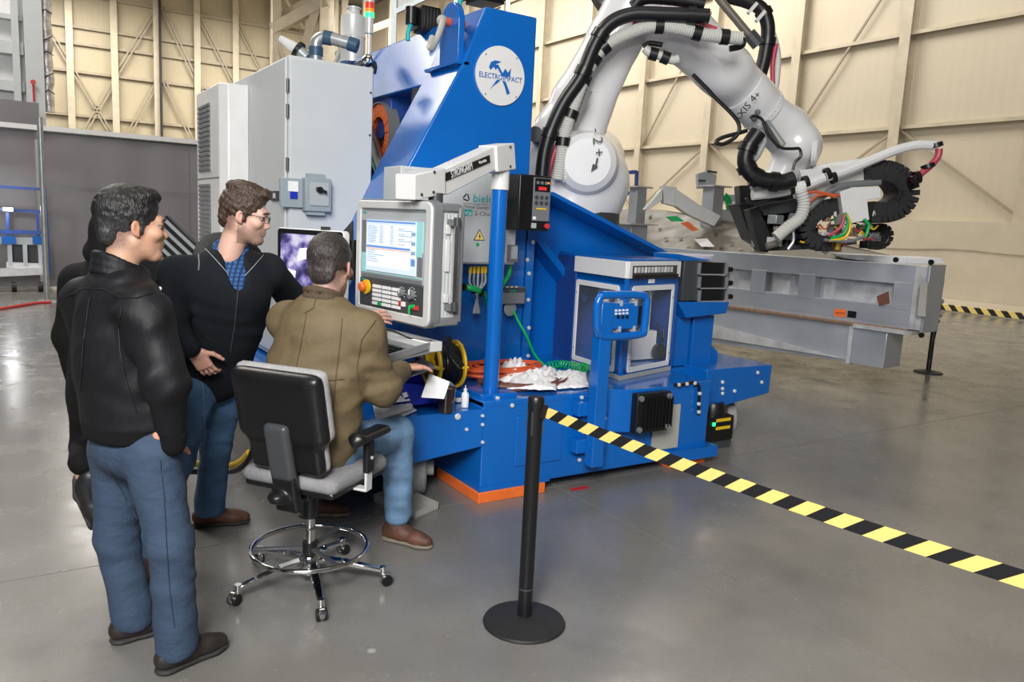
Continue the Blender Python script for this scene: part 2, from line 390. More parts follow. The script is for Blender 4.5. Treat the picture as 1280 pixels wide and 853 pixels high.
for i,y in enumerate(cols[:-1]):
    y2=cols[i+1]
    if i%2==0: MB().bar((XW+.05,y2,2.45),(XW+.05,y,5.15),.05,.07).build('brace','girtd',wr); MB().bar((XW+.05,y2-.1,5.25),(XW+.05,y,10.65),.05,.07).build('brace','girtd',wr)
    else: MB().bar((XW+.05,y,2.45),(XW+.05,y2,5.15),.05,.07).build('brace','girtd',wr)
mb=MB(); mb.bx(XW-.35,XW+.25,-12,YW,0,2.37); mb.build('stem_wall','walld',wr)
MB().tube([(XW-.37,y,1.55+.04*math.sin(y*1.7)) for y in np.arange(-6,30,.8)],.012,6).build('wall_conduit','girtd',wr)
mb=MB(); mb.bx(XW-.9,XW-.35,9.0+3.4,30,0,.16); mb.build('kerb_step','walld',wr)
kb=struct(MB().bx(20.3,XW-.36,-12,12.4,0,.17).build('trim_1','walld'))
mb=MB()
for i in range(110):
    y=12.4-i*.16; mb.cur=i%2
    P=[(20.29,y,.17),(20.29,y-.16,.17),(20.29,y-.16-.12,.03),(20.29,y-.12,.03)]; mb.prism(P,(-.004,0,0))
    P=[(20.29,y,.171),(20.29,y-.16,.171),(20.45,y-.16+.1,.171),(20.45,y+.1,.171)]; mb.prism(P,(0,0,.003))
mb.build('hazard_tape',['tapeb','yellow'],kb)
# back wall
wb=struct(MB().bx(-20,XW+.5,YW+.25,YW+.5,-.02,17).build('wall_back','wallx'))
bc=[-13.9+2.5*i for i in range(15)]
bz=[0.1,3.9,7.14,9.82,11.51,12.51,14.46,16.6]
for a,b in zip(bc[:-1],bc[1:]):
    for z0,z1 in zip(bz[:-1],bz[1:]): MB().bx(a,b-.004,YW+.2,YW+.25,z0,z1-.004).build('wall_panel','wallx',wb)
    for z in bz[1:-1]:
        mb=MB(); mb.bx(a,b,YW-.05,YW+.2,z-.03,z+.03); mb.bx(a,b,YW-.06,YW,z-.14,z+.03); mb.build('girt','girtd',wb)
for x in bc:
    mb=MB(); mb.bx(x-.2,x+.2,YW-.3,YW-.25,0,16.6); mb.bx(x-.03,x+.03,YW-.25,YW+.2,0,16.6); mb.build('column','girt',wb)
MB().bx(8.72,8.84,YW-.6,YW-.3,0,16.6).build('downpipe','rubber',wb)
for a,b in (((3.64,9.82),(1.14,14.4)),((3.64,9.82),(6.2,5.2)),((8.6,14.4),(6.1,9.9)),((6.2,9.9),(3.7,5.2)),((8.6,9.9),(6.2,5.2)),((8.9,14.4),(11.1,9.8)),((8.9,9.9),(11.1,5.2)),((13.6,14.4),(16.1,9.8)),((11.1,9.8),(13.6,5.2)),((13.6,9.8),(11.1,14.4)),((16.1,12.5),(13.6,7.1))):
    for d in (0,.22): MB().bar((a[0]+d,YW-.1,a[1]),(b[0]+d,YW-.1,b[1]),.06,.09).build('brace','girtd',wb)
# ceiling
ce=struct(MB().bx(-30,40,-20,70,17.2,17.4).build('ceiling','girt'))
# corner bracing truss
t=thing('roof_truss','beige steel truss with a slanted beam between two tall columns near the hall corner','truss',pH(375,60,40)*np.array([1,1,0]))
def tr(p,q,h0,h1,w,nm='truss_beam'):
    a=pH(*p,h0); b=pH(*q,h1); MB().bar(a,b,w,w*1.2).build(nm,'girtd',t)
A=pH(345,60,40); B=pH(404,60,40); 
for P,wd in ((A,.42),(B,.42),(pH(412,60,41),.3)): MB().bx(P[0]-wd/2,P[0]+wd/2,P[1]-.15,P[1]+.15,0,17.1).build('column','girt',t)
tr((341,37),(408,1),40,40,.42); tr((341,28),(400,-6),40.5,40.5,.3); tr((382,60),(397,8),40,40,.36); tr((344,46),(356,72),40,40,.2); tr((356,35),(410,46),41,41,.14); tr((352,-10),(380,36),42,42,.12); tr((412,55),(487,28),42,44,.3); tr((355,20),(408,25),43,43,.12)
# dark column seams behind the signal lamp
for px_,w_ in ((420,.2),(430,.35),(458,.5),(489,.3)):
    P=pH(px_,50,46); MB().bx(P[0]-w_/2,P[0]+w_/2,P[1]-.1,P[1]+.1,0,17).build('column','girt',t)
# ---------- partition curtain ----------
YC=17.6
cu=thing('partition_curtain','long grey vinyl partition curtain hung on a white top rail behind the people','curtain',(5,YC,0))
def curt(x0,x1,z0,z1,y):
    n=int((x1-x0)*14); mb=MB(); X=np.linspace(x0,x1,n); rows=8
    for r in range(rows+1):
        z=z0+(z1-z0)*r/rows
        for x in X:
            mb.v.append([x,y+.018*math.sin(x*3.1+.7*math.sin(z*2+x))*(1.1-.6*r/rows)+.01*math.sin(x*7.7+z),z])
    for r in range(rows):
        for i in range(n-1): mb.face(r*n+i,r*n+i+1,(r+1)*n+i+1,(r+1)*n+i)
    return mb
curt(.55,3.2,.05,2.98,YC).build('curtain_panel','curtain',cu); curt(3.2,6.0,.05,2.98,YC+.01).build('curtain_panel','curtain',cu); curt(6.0,9.0,.05,2.98,YC).build('curtain_panel','curtain',cu)
curt(-2.6,.47,.05,2.98,YC+.02).build('curtain_panel','curtain',cu)
curt(-2.6,.60,2.9,3.62,YC+1.2).build('upper_curtain_panel','curtain',cu)
MB().bx(-3,9.1,YC-.05,YC+.04,3.0,3.09).build('top_rail','white',cu); MB().bx(-3,9.1,YC-.02,YC+.02,2.955,2.995).build('painted_rail_shadow','dgrey',cu)  # dark grey bar below the rail stands in for the shade there
MB().bx(.51,9.0,YC-.03,YC-.022,1.98,1.99).build('curtain_seam','mgrey',cu)
P=pZ(59,377); 
pl=thing('curtain_pole','thin galvanised pole standing in front of the curtain at far left','pole',(P[0],P[1],0))
MB().cyl(P,(P[0],P[1],3.05),.045,n=12).build('pole_tube','galv',pl); MB().lathe([(.0,.0),(.16,0),(.15,.02),(.05,.03)],P).build('base_plate','galv',pl)
mb=MB(); mb.tube([pZ(x,y,.02) for x,y in((-30,389),(0,386),(20,383),(45,379),(64,378))],.022,8,sub=4); tag(mb.build('floor_hose','red'),'dark red hose lying on the floor at far left near the pole','hose')
# ---------- white inner building at top left ----------
g=thing('inner_building','off-white clad building front with steel beams beyond the curtain at top left','building',(-2,20.6,0))
MB().bx(-4,.55,20.4,20.9,0,9).build('cladding','white',g)
MB().bx(.42,.76,20.0,20.4,0,9).build('corner_column','cab',g)
MB().bx(-4,.4,20.1,20.3,4.7,4.95).build('cross_beam','cab',g); MB().bx(-4,.4,20.15,20.35,3.95,4.15).build('cross_beam','cab',g); MB().bx(-4,.4,20.15,20.35,5.4,5.5).build('cross_beam','cab',g)
MB().bx(.2,.33,20.0,20.2,3.5,9).build('downpipe','cab',g)
MB().cyl((.55,19.95,3.75),(.55,19.95,4.15),.018,n=8).build('red_valve_pipe','red',g); MB().lathe([(.0,0),(.05,0),(.05,.03),(0,.03)],(.55,19.93,4.15),(0,-1,0)).build('valve_wheel','red',g)
P0=pY(57,-10,20.2); P1=pY(61,140,20.2)
d=thing('duct','crinkled silver foil duct hanging down beside the inner building','duct',(P1[0],20.2,P1[2]))
mb=MB(); zs=np.linspace(P1[2],P0[2],70); mb.tube([(P1[0]+.01*math.sin(z*9),20.2,z) for z in zs],[.105+.018*abs(math.sin(z*8.5))+random.uniform(-.006,.006) for z in zs],12); mb.build('duct_body','foil',d)
for k,z in enumerate((3.95,4.25,4.75,5.0,5.6,5.85)): MB().tube([(P1[0]-.12,20.08,z),(P1[0]+.0,20.06,z+.09),(P1[0]+.12,20.08,z+(.16 if k%2 else .02))],.012,6).build('strap','black',d)
# ---------- blue scaffold cart far left ----------
sx=lambda x,y:pY(x,y,17.2)
ct=thing('scaffold_cart','blue railed platform cart with aluminium base behind the curtain pole','cart',(.2,17.2,0))
for y0,y1 in ((233,237),(262,265)): MB().bar(sx(-40,y0-2),sx(54,y1),.04,.05).build('rail','blue2',ct)
for x0,y0,x1,y1 in ((9,265,10,300),(47,265,48,300),(56,235,62,345)): MB().bar(sx(x0,y0),sx(x1,y1),.05,.05).build('upright','blue2',ct)
A_=sx(-40,289); B_=sx(54,291); MB().bar(A_,B_,.08,.07).build('deck_beam','blue2',ct); MB().bar(sx(-40,300),sx(54,302),.06,.13).build('deck_plate','lgrey',ct)
for x in (11,49): P=sx(x,300); MB().bx(P[0]-.11,P[0]+.11,17.1,17.2,P[2]-.07,P[2]+.07).build('corner_clamp','blue',ct)
for x in (12,31,50): MB().bar(sx(x,306),sx(x+1,333),.09,.07).build('aluminium_leg','alu',ct)
MB().bar(sx(8,331),sx(55,333),.08,.10).build('base_rail','alu2',ct)
MB().bar(sx(-30,342),sx(55,338),.3,.14).build('chassis','alu2',ct)
MB().bx(-.0,.42,17.35,17.4,.5,1.0).build('dark_panel','dgrey',ct)
for x in (17,50,-12): P=sx(x,344); MB().cyl((P[0]-.04,17.1,.09),(P[0]+.04,17.1,.09),.09,n=14).build('caster','rubber',ct)
lp=sx(8,262)
l=bpy.data.lights.new('work_lamp','POINT'); l.energy=12; l.shadow_soft_size=.05; lo=bpy.data.objects.new('work_lamp_light',l); COL.objects.link(lo); lo.location=(lp[0]-.02,16.9,lp[2]+.02)
M['lampw']=mat('lit_white_lamp',(1,.98,.95),.3,emit=18)
wl=thing('work_lamp','small bright white lamp clamped on the blue cart rail at far left edge','lamp',lp); MB().bx(lp[0]-.05,lp[0]+.10,17.0,17.06,lp[2]-.02,lp[2]+.03).build('lamp_face','lampw',wl); MB().bx(lp[0]-.06,lp[0]+.11,17.06,17.13,lp[2]-.03,lp[2]+.04).build('housing','dgrey',wl)
# black slotted rack between two men
P=pH(214,300,5.2)
k=thing('slotted_rack','tilted black rack with rows of grey slots seen between two standing men','rack',(P[0],P[1],P[2]-.3))
ex=(pH(232,330-12,5.2)-pH(196,270+14,5.2)); ex[2]=ex[2]; ex/=np.linalg.norm(ex); ey=np.cross(FH,ex); ey/=np.linalg.norm(ey); 
if ey[2]<0: ey=-ey
mb=MB().frame(P,ex,ey,FH); mb.bx(-.13,.19,-.3,.10,0,.05); mb.build('rack_body','black',k,bevel=.004)
for r in range(5):
    mb=MB().frame(P,ex,ey,FH); mb.bx(-.12,.18,.058-r*.052,.082-r*.052,-.004,0); mb.build('slot_strip','mgrey',k)
    mb=MB().frame(P,ex,ey,FH)
    for i in range(24): x=-.115+i*.0122; mb.bx(x,x+.006,.060-r*.052,.080-r*.052,-.007,-.004)
    mb.build('slot_teeth','lgrey',k)
MB().bar((P[0],P[1]+.1,P[2]-.2),(P[0]+.05,P[1]+.1,0),.08,.08).build('rack_stand','black',k)
# ================= BLUE MACHINE =================
m=thing('machine_frame','huge bright blue steel machine base and slanted column with round white emblem','machine',(3.4,5.2,0))
mb=MB(); mb.bx(2.38,4.33,3.96,7.8,.075,.634); mb.build('base','blue',m,bevel=.008)
mb=MB(); mb.bx(2.38,4.33,3.958,4.2,.60,.636); mb.build('deck_edge','blue',m,bevel=.004)
for a,b,c,d in ((2.36,2.86,3.94,4.5),(4.0,4.36,3.98,4.4)):
    MB().bx(a,b,c,d,0,.068).build('foot_pad','orange',m,bevel=.004)
MB().bx(2.37,2.9,3.95,4.6,.068,.10).build('foot_block','blue',m); MB().bx(3.95,4.4,3.9,4.5,.068,.15).build('foot_block','blue',m)
# lower platforms left and right
mb=MB(); mb.prism([(1.30,3.95,.595),(2.378,3.95,.595),(2.378,3.95,.36),(1.9,3.95,.31),(1.58,3.95,.24),(1.30,3.95,.28)],(0,1.6,0)); mb.build('left_platform','blue',m,bevel=.006)
mb=MB(); mb.prism([(4.60,4.25,.645),(5.37,4.25,.645),(5.36,4.25,.40),(4.60,4.25,.31)],(0,1.1,0)); mb.build('right_platform','blue',m,bevel=.006)
mb=MB(); mb.bx(4.33,4.62,4.42,5.3,.32,.634); mb.build('platform_link','blue',m,bevel=.004)
# column
poly=[(2.88,5,3.21),(3.315,5,3.21),(3.325,5,.634),(1.62,5,.634),(2.29,5,2.02),(2.71,5,2.80)]
mb=MB(); mb.prism(poly,(0,.56,0)); mb.build('column','blue',m,bevel=.012)
e=np.array([2.88-2.71,0,3.21-2.80]); 
mb=MB(); mb.bx(2.66,2.76,5.0,5.5,2.795,2.815); mb.build('weld_ledge','blue',m)
# beam running back from the column top, slanted outer side
mb=MB(); mb.prism([(2.70,5.5,2.72),(2.88,5.5,3.21),(3.3,5.5,3.21),(3.3,5.5,2.72)],(0,2.4,0)); mb.build('top_beam','blue',m,bevel=.012)
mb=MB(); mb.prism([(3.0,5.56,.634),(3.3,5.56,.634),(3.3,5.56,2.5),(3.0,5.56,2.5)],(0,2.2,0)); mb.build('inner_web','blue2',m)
mb=MB(); mb.prism([(1.6,7.3,.634),(2.6,7.3,2.5),(3.2,7.3,2.5),(3.2,7.3,.634)],(0,.5,0)); mb.build('rear_column','blue',m)
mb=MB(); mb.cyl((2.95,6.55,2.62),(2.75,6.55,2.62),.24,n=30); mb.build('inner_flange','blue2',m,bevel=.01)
# robot pedestal side plates
ya=5.3
Q=lambda x,y,yy=ya: pY(x,y,yy)
mb=MB(); mb.prism([Q(664,228),Q(700,246),Q(840,318),Q(836,330),Q(765,330),Q(722,335),Q(716,462),Q(660,462)],(0,.05,0)); mb.build('pedestal_web','blue',m)
a=Q(692,240,5.0); b=Q(842,319,5.0); a2=Q(692,240,5.0)+np.array([0,.9,0])
mb=MB(); n_=np.array([b[2]-a[2],0,-(b[0]-a[0])]); n_/=np.linalg.norm(n_); 
mb.prism([a,b,b+n_*.03,a+n_*.03],(0,.9,0)); mb.build('pedestal_flange','blue',m)
a=Q(672,290,5.1); b=Q(735,372,5.1); mb=MB(); mb.prism([a,b,b+np.array([-.03,0,-.05]),a+np.array([-.03,0,-.05])],(0,.2,0)); mb.build('stiffener','blue',m)
mb=MB(); P=Q(676,340,5.0); mb.bx(3.33,3.40,5.0,5.3,.634,2.0); mb.build('stiffener','blue',m,bevel=.004)
mb=MB(); mb.bx(3.33,5.0,5.35,7.2,.60,1.42); mb.build('pedestal_body','blue',m)
# bolts on faces
def bolt(p,n,r=.014,t=.01,parent=m,mm='silver'): MB().lathe([(0,t),(r*.8,t),(r,t*.6),(r,0)],p,n,10).build('bolt',mm,parent)
for x,y in ((572,521),(583,537),(603,520),(603,531),(603,553)): bolt(pY(x,y,3.948),(0,-1,0),.02 if x==572 else .011)
for x,y in ((668,500),(640,507),(727,497),(746,520),(733,480),(755,502),(754,522),(729,540),(724,575)): bolt(pY(x,y,3.955),(0,-1,0),.014)
for x,y in ((903,478),(903,486),(903,492),(902,507),(918,489),(947,466),(952,478)): bolt(pY(x,y,4.245),(0,-1,0),.016)
for x,y in ((603,494),(609,492),(622,498)): bolt(pZ(x,y,.636),(0,0,1),.015)
for x,y in ((666,303),(661,342),(660,375),(661,410),(660,445),(659,325)): bolt(pY(x,y,4.995),(0,-1,0),.016)
# raised panel on front
mb=MB(); a=pY(628,520,3.95); mb.bx(2.62,2.98,3.95,3.96,.2,.52); mb.build('front_panel','blue',m,bevel=.004)
# emblem
C0=np.array([3.015,4.985,2.755]); mb=MB(); mb.lathe([(0,0),(.205,0),(.205,.012),(0,.012)],C0+np.array([0,.012,0]),(0,-1,0),48); em=mb.build('emblem_disc','white',m)
def flat(poly,name='emblem_mark',mm='btext'):
    P=[C0+np.array([x,-.002,z]) for x,z in poly]; MB().prism(P,(0,.003,0)).build(name,mm,m)
flat([(-.10,.045),(-.085,.085),(-.05,.10),(-.0,.098),(-.02,.085),(-.045,.075),(-.03,.05),(-.045,.035),(-.06,.055),(-.085,.03)])
flat([(-.045,.07),(-.025,.075),(.03,.0),(.01,-.0)]); flat([(.015,.02),(.035,.055),(.06,.03),(.085,.065),(.08,.01),(.05,.0),(.03,.0)])
flat([(-.085,-.105),(-.03,-.03),(.0,-.03),(-.02,-.05),(-.055,-.075)]); flat([(.015,-.03),(.045,-.035),(.085,-.11),(.06,-.125),(.04,-.075)])
text('ELECTROIMPACT',C0+np.array([0,-.004,-.012]),(1,0,.0),(.25,0,1),.052,'btext',m,width=.36)
for dx,dz in ((-.13,.13),(.13,.14),(.14,-.13),(-.12,-.14)): bolt(C0+np.array([dx,-.001,dz]),(0,-1,0),.006,.003,mm='mgrey')
# lifting lugs with shackles
def lug(name,lab,base,hgt,wid,yy):
    b=np.array(base)
    t=thing(name,lab,'lifting lug',b)
    mb=MB(); P=[b+np.array([0,-wid/2,0]),b+np.array([0,wid/2,0]),b+np.array([0,wid/2,hgt*.65])]+[b+np.array([0,wid/2*math.cos(a_),hgt*.65+wid/2*math.sin(a_)]) for a_ in np.linspace(.2,math.pi-.2,9)]+[b+np.array([0,-wid/2,hgt*.65])]
    mb.prism(P,(.05,0,0)); mb.build('lug_plate','blue',t,bevel=.005)
    c=b+np.array([0,0,hgt*.66]); mb=MB(); mb.cyl(c+np.array([-.07,0,0]),c+np.array([.12,0,0]),.03); mb.build('shackle_pin','ocable',t)
    mb=MB(); mb.tube([c+np.array([-.05,0,0]),c+np.array([-.08,-.05,-.03]),c+np.array([-.12,-.06,-.13]),c+np.array([-.13,0,-.20]),c+np.array([-.12,.06,-.17]),c+np.array([-.09,.08,-.1])],.022,10,sub=5); mb.ball(c+np.array([-.06,0,0]),.04,10); mb.build('shackle_bow','tray',t)
lg=pY(556,70,5.2)
lug('lifting_lug','blue lifting lug with grey shackle in front of the emblem column top','a' and (2.70,5.20,2.79),.48,.28,0)
P=pH(430,78,8.2); lug('lifting_lug','small blue lifting lug half hidden behind the white cabinet top',P+np.array([0,0,-.12]),.3,.25,0)
# black motors on the beam
def motor(lab,P,s):
    t=thing('servo_motor',lab,'motor',P); P=np.array(P)
    mb=MB().frame(P,nrm((1,.0,0)),(0,1,0),(0,0,1)); mb.bx(-.10*s,.10*s,-.10*s,.10*s,.0,.24*s); 
    for i in range(7): mb.bx(-.12*s+i*.035*s,-.11*s+i*.035*s,-.12*s,.12*s,.02*s,.22*s)
    mb.build('motor_body','black',t,bevel=.006); MB().cyl(P+np.array([-.17*s,0,.06*s]),P+np.array([-.17*s,0,.22*s]),.06*s,n=12).build('connector','black',t)
    MB().tube([P+np.array([-.17*s,0,.08*s]),P+np.array([-.2*s,.0,-.03*s]),P+np.array([-.2*s,0,-.10*s])],.02,8,sub=4).build('cable_gland','teal',t)
motor('black finned motor on the blue beam left of the lifting lug',pH(533,42,6.55),.8)
motor('black finned motor cut by the top edge above the emblem column',pH(606,6,6.3),1.1)
# cable reel inside opening
P=pX(484,170,2.80)
t=thing('cable_carrier_wheel','orange segmented cable carrier ring inside the opening of the blue column','cable carrier',P-np.array([0,0,.2]))
R0=.25
for i in range(16):
    a0=2*math.pi*i/16; a1=a0+2*math.pi/16*.9; mb=MB()
    P4=[P+np.array([0,math.cos(q)*r,math.sin(q)*r]) for q,r in((a0,R0*.60),(a1,R0*.60),(a1,R0*1.04),(a0,R0*1.04))]; mb.prism(P4,(-.09,0,0)); mb.build('carrier_segment','orange',t,bevel=.004)
mb=MB(); mb.lathe([(R0*1.05,0),(R0*1.10,0),(R0*1.10,.1),(R0*1.05,.1),(R0*1.05,0)],P,(-1,0,0),40); mb.build('outer_rim','mgrey',t)
mb=MB(); mb.lathe([(.0,.0),(R0*.58,0),(R0*.58,.03),(0,.03)],P,(-1,0,0),40); mb.build('hub_plate','dgrey',t)
for i,(mm,dz) in enumerate((('navyw',.0),('whose',-.06),('green',-.1),('whose',-.14),('galv',.04),('bcable',.08))):
    MB().tube([P+np.array([-.12,.35,.1+dz]),P+np.array([-.14,.1,.02+dz]),P+np.array([-.14,-.12,-.18+dz]),P+np.array([-.1,-.2,-.42+dz])],.022,8,sub=6).build('cable',mm,t)
# ---------- signal tower, canister, pipe on the cabinet ----------
P=pH(461,68,7.4); T_=pH(461,2,7.4)
t=thing('signal_tower','slim signal lamp tower with red amber and lit green segments above the beam','signal lamp',P-np.array([0,0,.1]))
zz=lambda y: zat(461,y,P); col=lambda y0,y1,r,mm,nm: MB().cyl((P[0],P[1],zz(y0)),(P[0],P[1],zz(y1)),r,n=16).build(nm,mm,t)
col(75,42,.017,'silver','pole'); col(42,22,.036,'silver','socket'); col(22,16,.042,'ledg','green_lamp'); col(16,11,.040,'leda','amber_lamp'); col(11,3,.040,'ledr','red_lamp'); col(3,-1,.04,'silver','cap'); col(-1,-8,.035,'dgrey','buzzer')
P=pH(441,72,7.9); zz=lambda y: zat(441,y,P)
t=thing('vapour_canister','silver cylindrical canister with narrow neck behind the cabinet top','canister',P)
mb=MB(); z0,z1,z2,z3=P[2]-.05,zz(21),zz(17),zz(12); mb.lathe([(0,0),(.118,0),(.118,z1-z0-.2),(.122,z1-z0-.19),(.118,z1-z0-.18),(.118,z1-z0),(.06,z2-z0),(.055,z3-z0),(.07,z3-z0+.005),(.07,z3-z0+.02),(0,z3-z0+.02)],(P[0],P[1],z0)); mb.build('canister_body','silver',t)
hq=7.0
P=pH(395,75,hq)
t=thing('extraction_pipe','grey elbow pipe with dark blue couplings rising from the white cabinet','pipe',P-np.array([0,0,.1]))
pts=[pH(395,82,hq),pH(395,62,hq),pH(396,52,hq),pH(402,47,hq),pH(410,47,hq),pH(428,52,hq),pH(446,57,hq)]
MB().tube(pts,.052,16,sub=5).build('pipe_body','galv',t)
for a,b in ((0,1),): pass
for a,b in (((395,70),(395,59)),((405,46.5),(415,48.5)),((436,54),(447,58))): MB().cyl(pH(*a,hq),pH(*b,hq),.060,n=16).build('coupling','navy',t)
t=thing('spray_pipe','pale angled pipe stub with black ring beside the elbow pipe','pipe',pH(370,70,7.2))
MB().tube([pH(350,48,7.2),pH(365,58,7.2),pH(374,64,7.2)],[.03,.05,.05],14).build('pipe_body','white',t); MB().tube([pH(371,62,7.2),pH(375,65,7.2)],.08,16).build('black_ring','black',t); MB().tube([pH(374,64,7.2),pH(384,73,7.2)],.055,14).build('adapter','galv',t)
t=thing('sensor_cluster','small chrome fitting and black arm at the cabinet top right corner','fitting',pH(462,84,6.3)); MB().tube([pH(445,82,6.3),pH(458,76,6.3)],.025,10).build('arm','dgrey',t); MB().ball(pH(460,76,6.3),.05,12).build('chrome_body','chrome',t); MB().tube([pH(460,74,6.3),pH(468,80,6.3),pH(467,92,6.3)],.02,8,sub=3).build('cable','black',t)
# white frame and post behind beam
t=thing('safety_light_frame','white panel with grey frame standing behind the beam at the top edge','panel',pH(520,20,9.5))
mb=MB(); mb.prism([pH(493,-30,9.5),pH(494,14,9.5),pH(546,-12,9.5),pH(546,-30,9.5)],(0,.05,0)); mb.build('white_sheet','white',t)
MB().bar(pH(493,-20,9.4),pH(492,60,9.4),.06,.06).build('post','galv',t); MB().bar(pH(494,15,9.4),pH(570,-20,9.4),.05,.05).build('rail','galv',t); MB().bar(pH(571,-20,9.4),pH(571,40,9.4),.06,.06).build('post','galv',t); MB().bar(pH(635,-20,9.4),pH(635,40,9.4),.05,.05).build('post','galv',t)
# ---------- white electrical cabinet ----------
X0,X1,Y0,Y1=1.66,2.28,5.55,7.0
t=thing('electrical_cabinet','tall pale grey-white electrical cabinet with two hinged doors beside the blue column','cabinet',((X0+X1)/2,6.3,.62))
zt=2.78
mb=MB(); mb.bx(X0,X1,Y0,8.0,.62,zt); mb.build('body','cab',t,bevel=.008)
MB().bx(X0+.004,X1-.012,Y0-.02,Y0,.66,zt-.02).build('front_door','cab',t,bevel=.006)
MB().bx(X0-.02,X0,Y0+.02,6.45,.66,zt-.02).build('side_door','cab',t,bevel=.006)
for z in (zt-.25,zt-.42,2.0,1.2): MB().cyl((X0-.012,Y0-.012,z),(X0-.012,Y0-.012,z+.09),.011,n=8).build('hinge','dgrey',t)
for z in (2.6,2.3,1.7): MB().cyl((X1-.03,Y0-.026,z),(X1-.03,Y0-.018,z),.008,n=8).build('screw','dgrey',t)
a=pX(313,94,1.56)
t2=thing('cooling_unit','white cooling unit with two louvred vents on the cabinet side','cooling unit',(1.55,7.1,1.2))
ya_,yb_=6.62,7.55
mb=MB(); mb.prism([(1.66,ya_,1.2),(1.50,ya_,1.2),(1.44,ya_+.06,1.2),(1.44,yb_,1.2),(1.66,yb_,1.2)],(0,0,1.50)); mb.build('housing','white',t2,bevel=.01)
for z0,z1 in ((2.02,2.58),(1.38,1.92)):
    mb=MB(); mb.bx(1.436,1.441,ya_+.35,yb_-.1,z0,z1); mb.build('vent_grille','lgrey',t2)
    for i in range(14): z=z0+(z1-z0)*(i+.3)/14; MB().bx(1.425,1.437,ya_+.37,yb_-.12,z,z+.02).build('louvre','mgrey',t2)
MB().bx(1.437,1.441,ya_+.06,yb_,1.96,1.968).build('seam','mgrey',t2)
MB().bx(1.55,1.66,6.9,7.2,1.60,1.72).build('controller_panel','mgrey',t2)
# blue underframe of cabinet
mb=MB(); mb.bx(1.40,2.36,5.5,7.9,.30,.60); mb.build('cabinet_plinth','blue',m,bevel=.01)
mb=MB(); mb.bx(1.2,1.42,4.9,5.4,.0,.0+.08); 
# plinth label strip
t=thing('warning_plate','small black and white label on the cabinet side behind the hooded man','label',(1.63,6.0,1.95)); q=pX(344,245,1.635); MB().bx(1.63,1.638,q[1]-.13,q[1]+.10,q[2]-.035,q[2]+.035).build('plate','black',t); text('LEL',np.array([1.628,q[1],q[2]]),(0,-1,0),(0,0,1),.05,'wtext',t)
# switch box
t=thing('disconnect_switch_box','blue-grey disconnect switch box with black rotary handle on the white cabinet','switch box',pY(380,262,5.5))
yb=5.47
a=pY(352,221,yb); b=pY(409,262,yb); x0,x1=a[0],b[0]+.02; z1=pY(380,222,yb)[2]; z0=pY(380,262,yb)[2]; xm=pY(380,240,yb)[0]
MB().bx(x0,xm,yb+.02,yb+.06,z0+.01,z1-.01).build('cover','boxgrey',t,bevel=.004); MB().bx(xm,x1,yb-.03,yb+.06,z0-.01,z1).build('switch_housing','boxgrey',t,bevel=.006)
MB().bx(xm+.03,x1-.02,yb-.04,yb-.03,z0+.03,z1-.03).build('switch_plate','lgrey',t,bevel=.003)
c=np.array([(xm+x1)/2,yb-.04,(z0+z1)/2+.03]); MB().cyl(c,c+np.array([0,-.03,0]),.022).build('rotary_hub','black',t); MB().bar(c+np.array([-.03,-.03,.01]),c+np.array([.045,-.03,-.015]),.02,.02).build('rotary_handle','black',t,bevel=.004)
MB().bx(x0+.05,x0+.12,yb+.012,yb+.02,z1-.10,z1-.03).build('white_sticker','paper',t); MB().bx(x0+.065,x0+.115,yb+.010,yb+.02,z1-.15,z1-.10).build('blue_sticker','bluebin',t)
MB().bx(xm+.02,x1-.04,yb-.01,yb+.03,z1,z1+.03).build('tab','boxgrey',t); MB().bx(xm+.02,x1-.04,yb-.01,yb+.03,z0-.035,z0-.01).build('tab','boxgrey',t)
# ---------- round post with balanced arm ----------
B=pZ(613,492,.634)
t=thing('round_post','blue round post standing on the deck carrying the white support arm','post',B)
zt_=zat(621,237,B); MB().cyl(B,(B[0],B[1],zt_),.050,n=32).build('post_tube','blue',t); MB().bx(B[0]-.14,B[0]+.12,B[1]-.13,B[1]+.13,.634,.66).build('base_plate','blue',t,bevel=.004)
def Z(y,x=618): return zat(x,y,B)
t=thing('balance_arm','white spring support arm on the round post holding the operator panel','support arm',(B[0],B[1],Z(237)))
MB().cyl((B[0],B[1],Z(237)),(B[0],B[1],Z(213)),.056,n=28).build('swivel','white',t); MB().cyl((B[0],B[1],Z(213)),(B[0],B[1],Z(209)),.048,n=28).build('swivel_cap','white',t)
E_=pH(517,233,4.15); Sx=np.array([B[0],B[1],0]); d=E_-Sx; d[2]=0; L=np.linalg.norm(d); d/=L; nn=np.array([-d[1],d[0],0])
def ap(x,y):   # point on the arm plane
    r=ray(x,y); k=((Sx-CAM)@nn)/(r@nn); return CAM+r*k
def aprism(px,th,nm,mm,off=0,bv=.006,par=None):
    P=[ap(*q)-nn*th/2+nn*off for q in px]; o_=MB().prism(P,nn*th).build(nm,mm,par or t,bevel=bv); return o_
sgn=1 if (nn@FH)>0 else -1
aprism([(609,182),(632,179),(634,212),(611,215)],.13,'rear_head','white')
aprism([(545,212),(612,182),(612,212),(552,243),(535,245)],.10,'arm_body','white')
aprism([(506,218),(545,210),(545,243),(506,250)],.13,'front_head','white')
o0=ap(574,210)-sgn*nn*.056; aprism([(541,219),(602,194),(603,203),(543,228)],.006,'name_plate','black',off=-sgn*.053,bv=0)
exv=ap(602,198)-ap(542,223); text('STRONGARM',ap(567,213)-sgn*nn*.0575,exv,(0,0,1),.06,'wtext',t,width=.21); text('Vertica',ap(593,202)-sgn*nn*.0575,exv,(0,0,1),.028,'wtext',t)
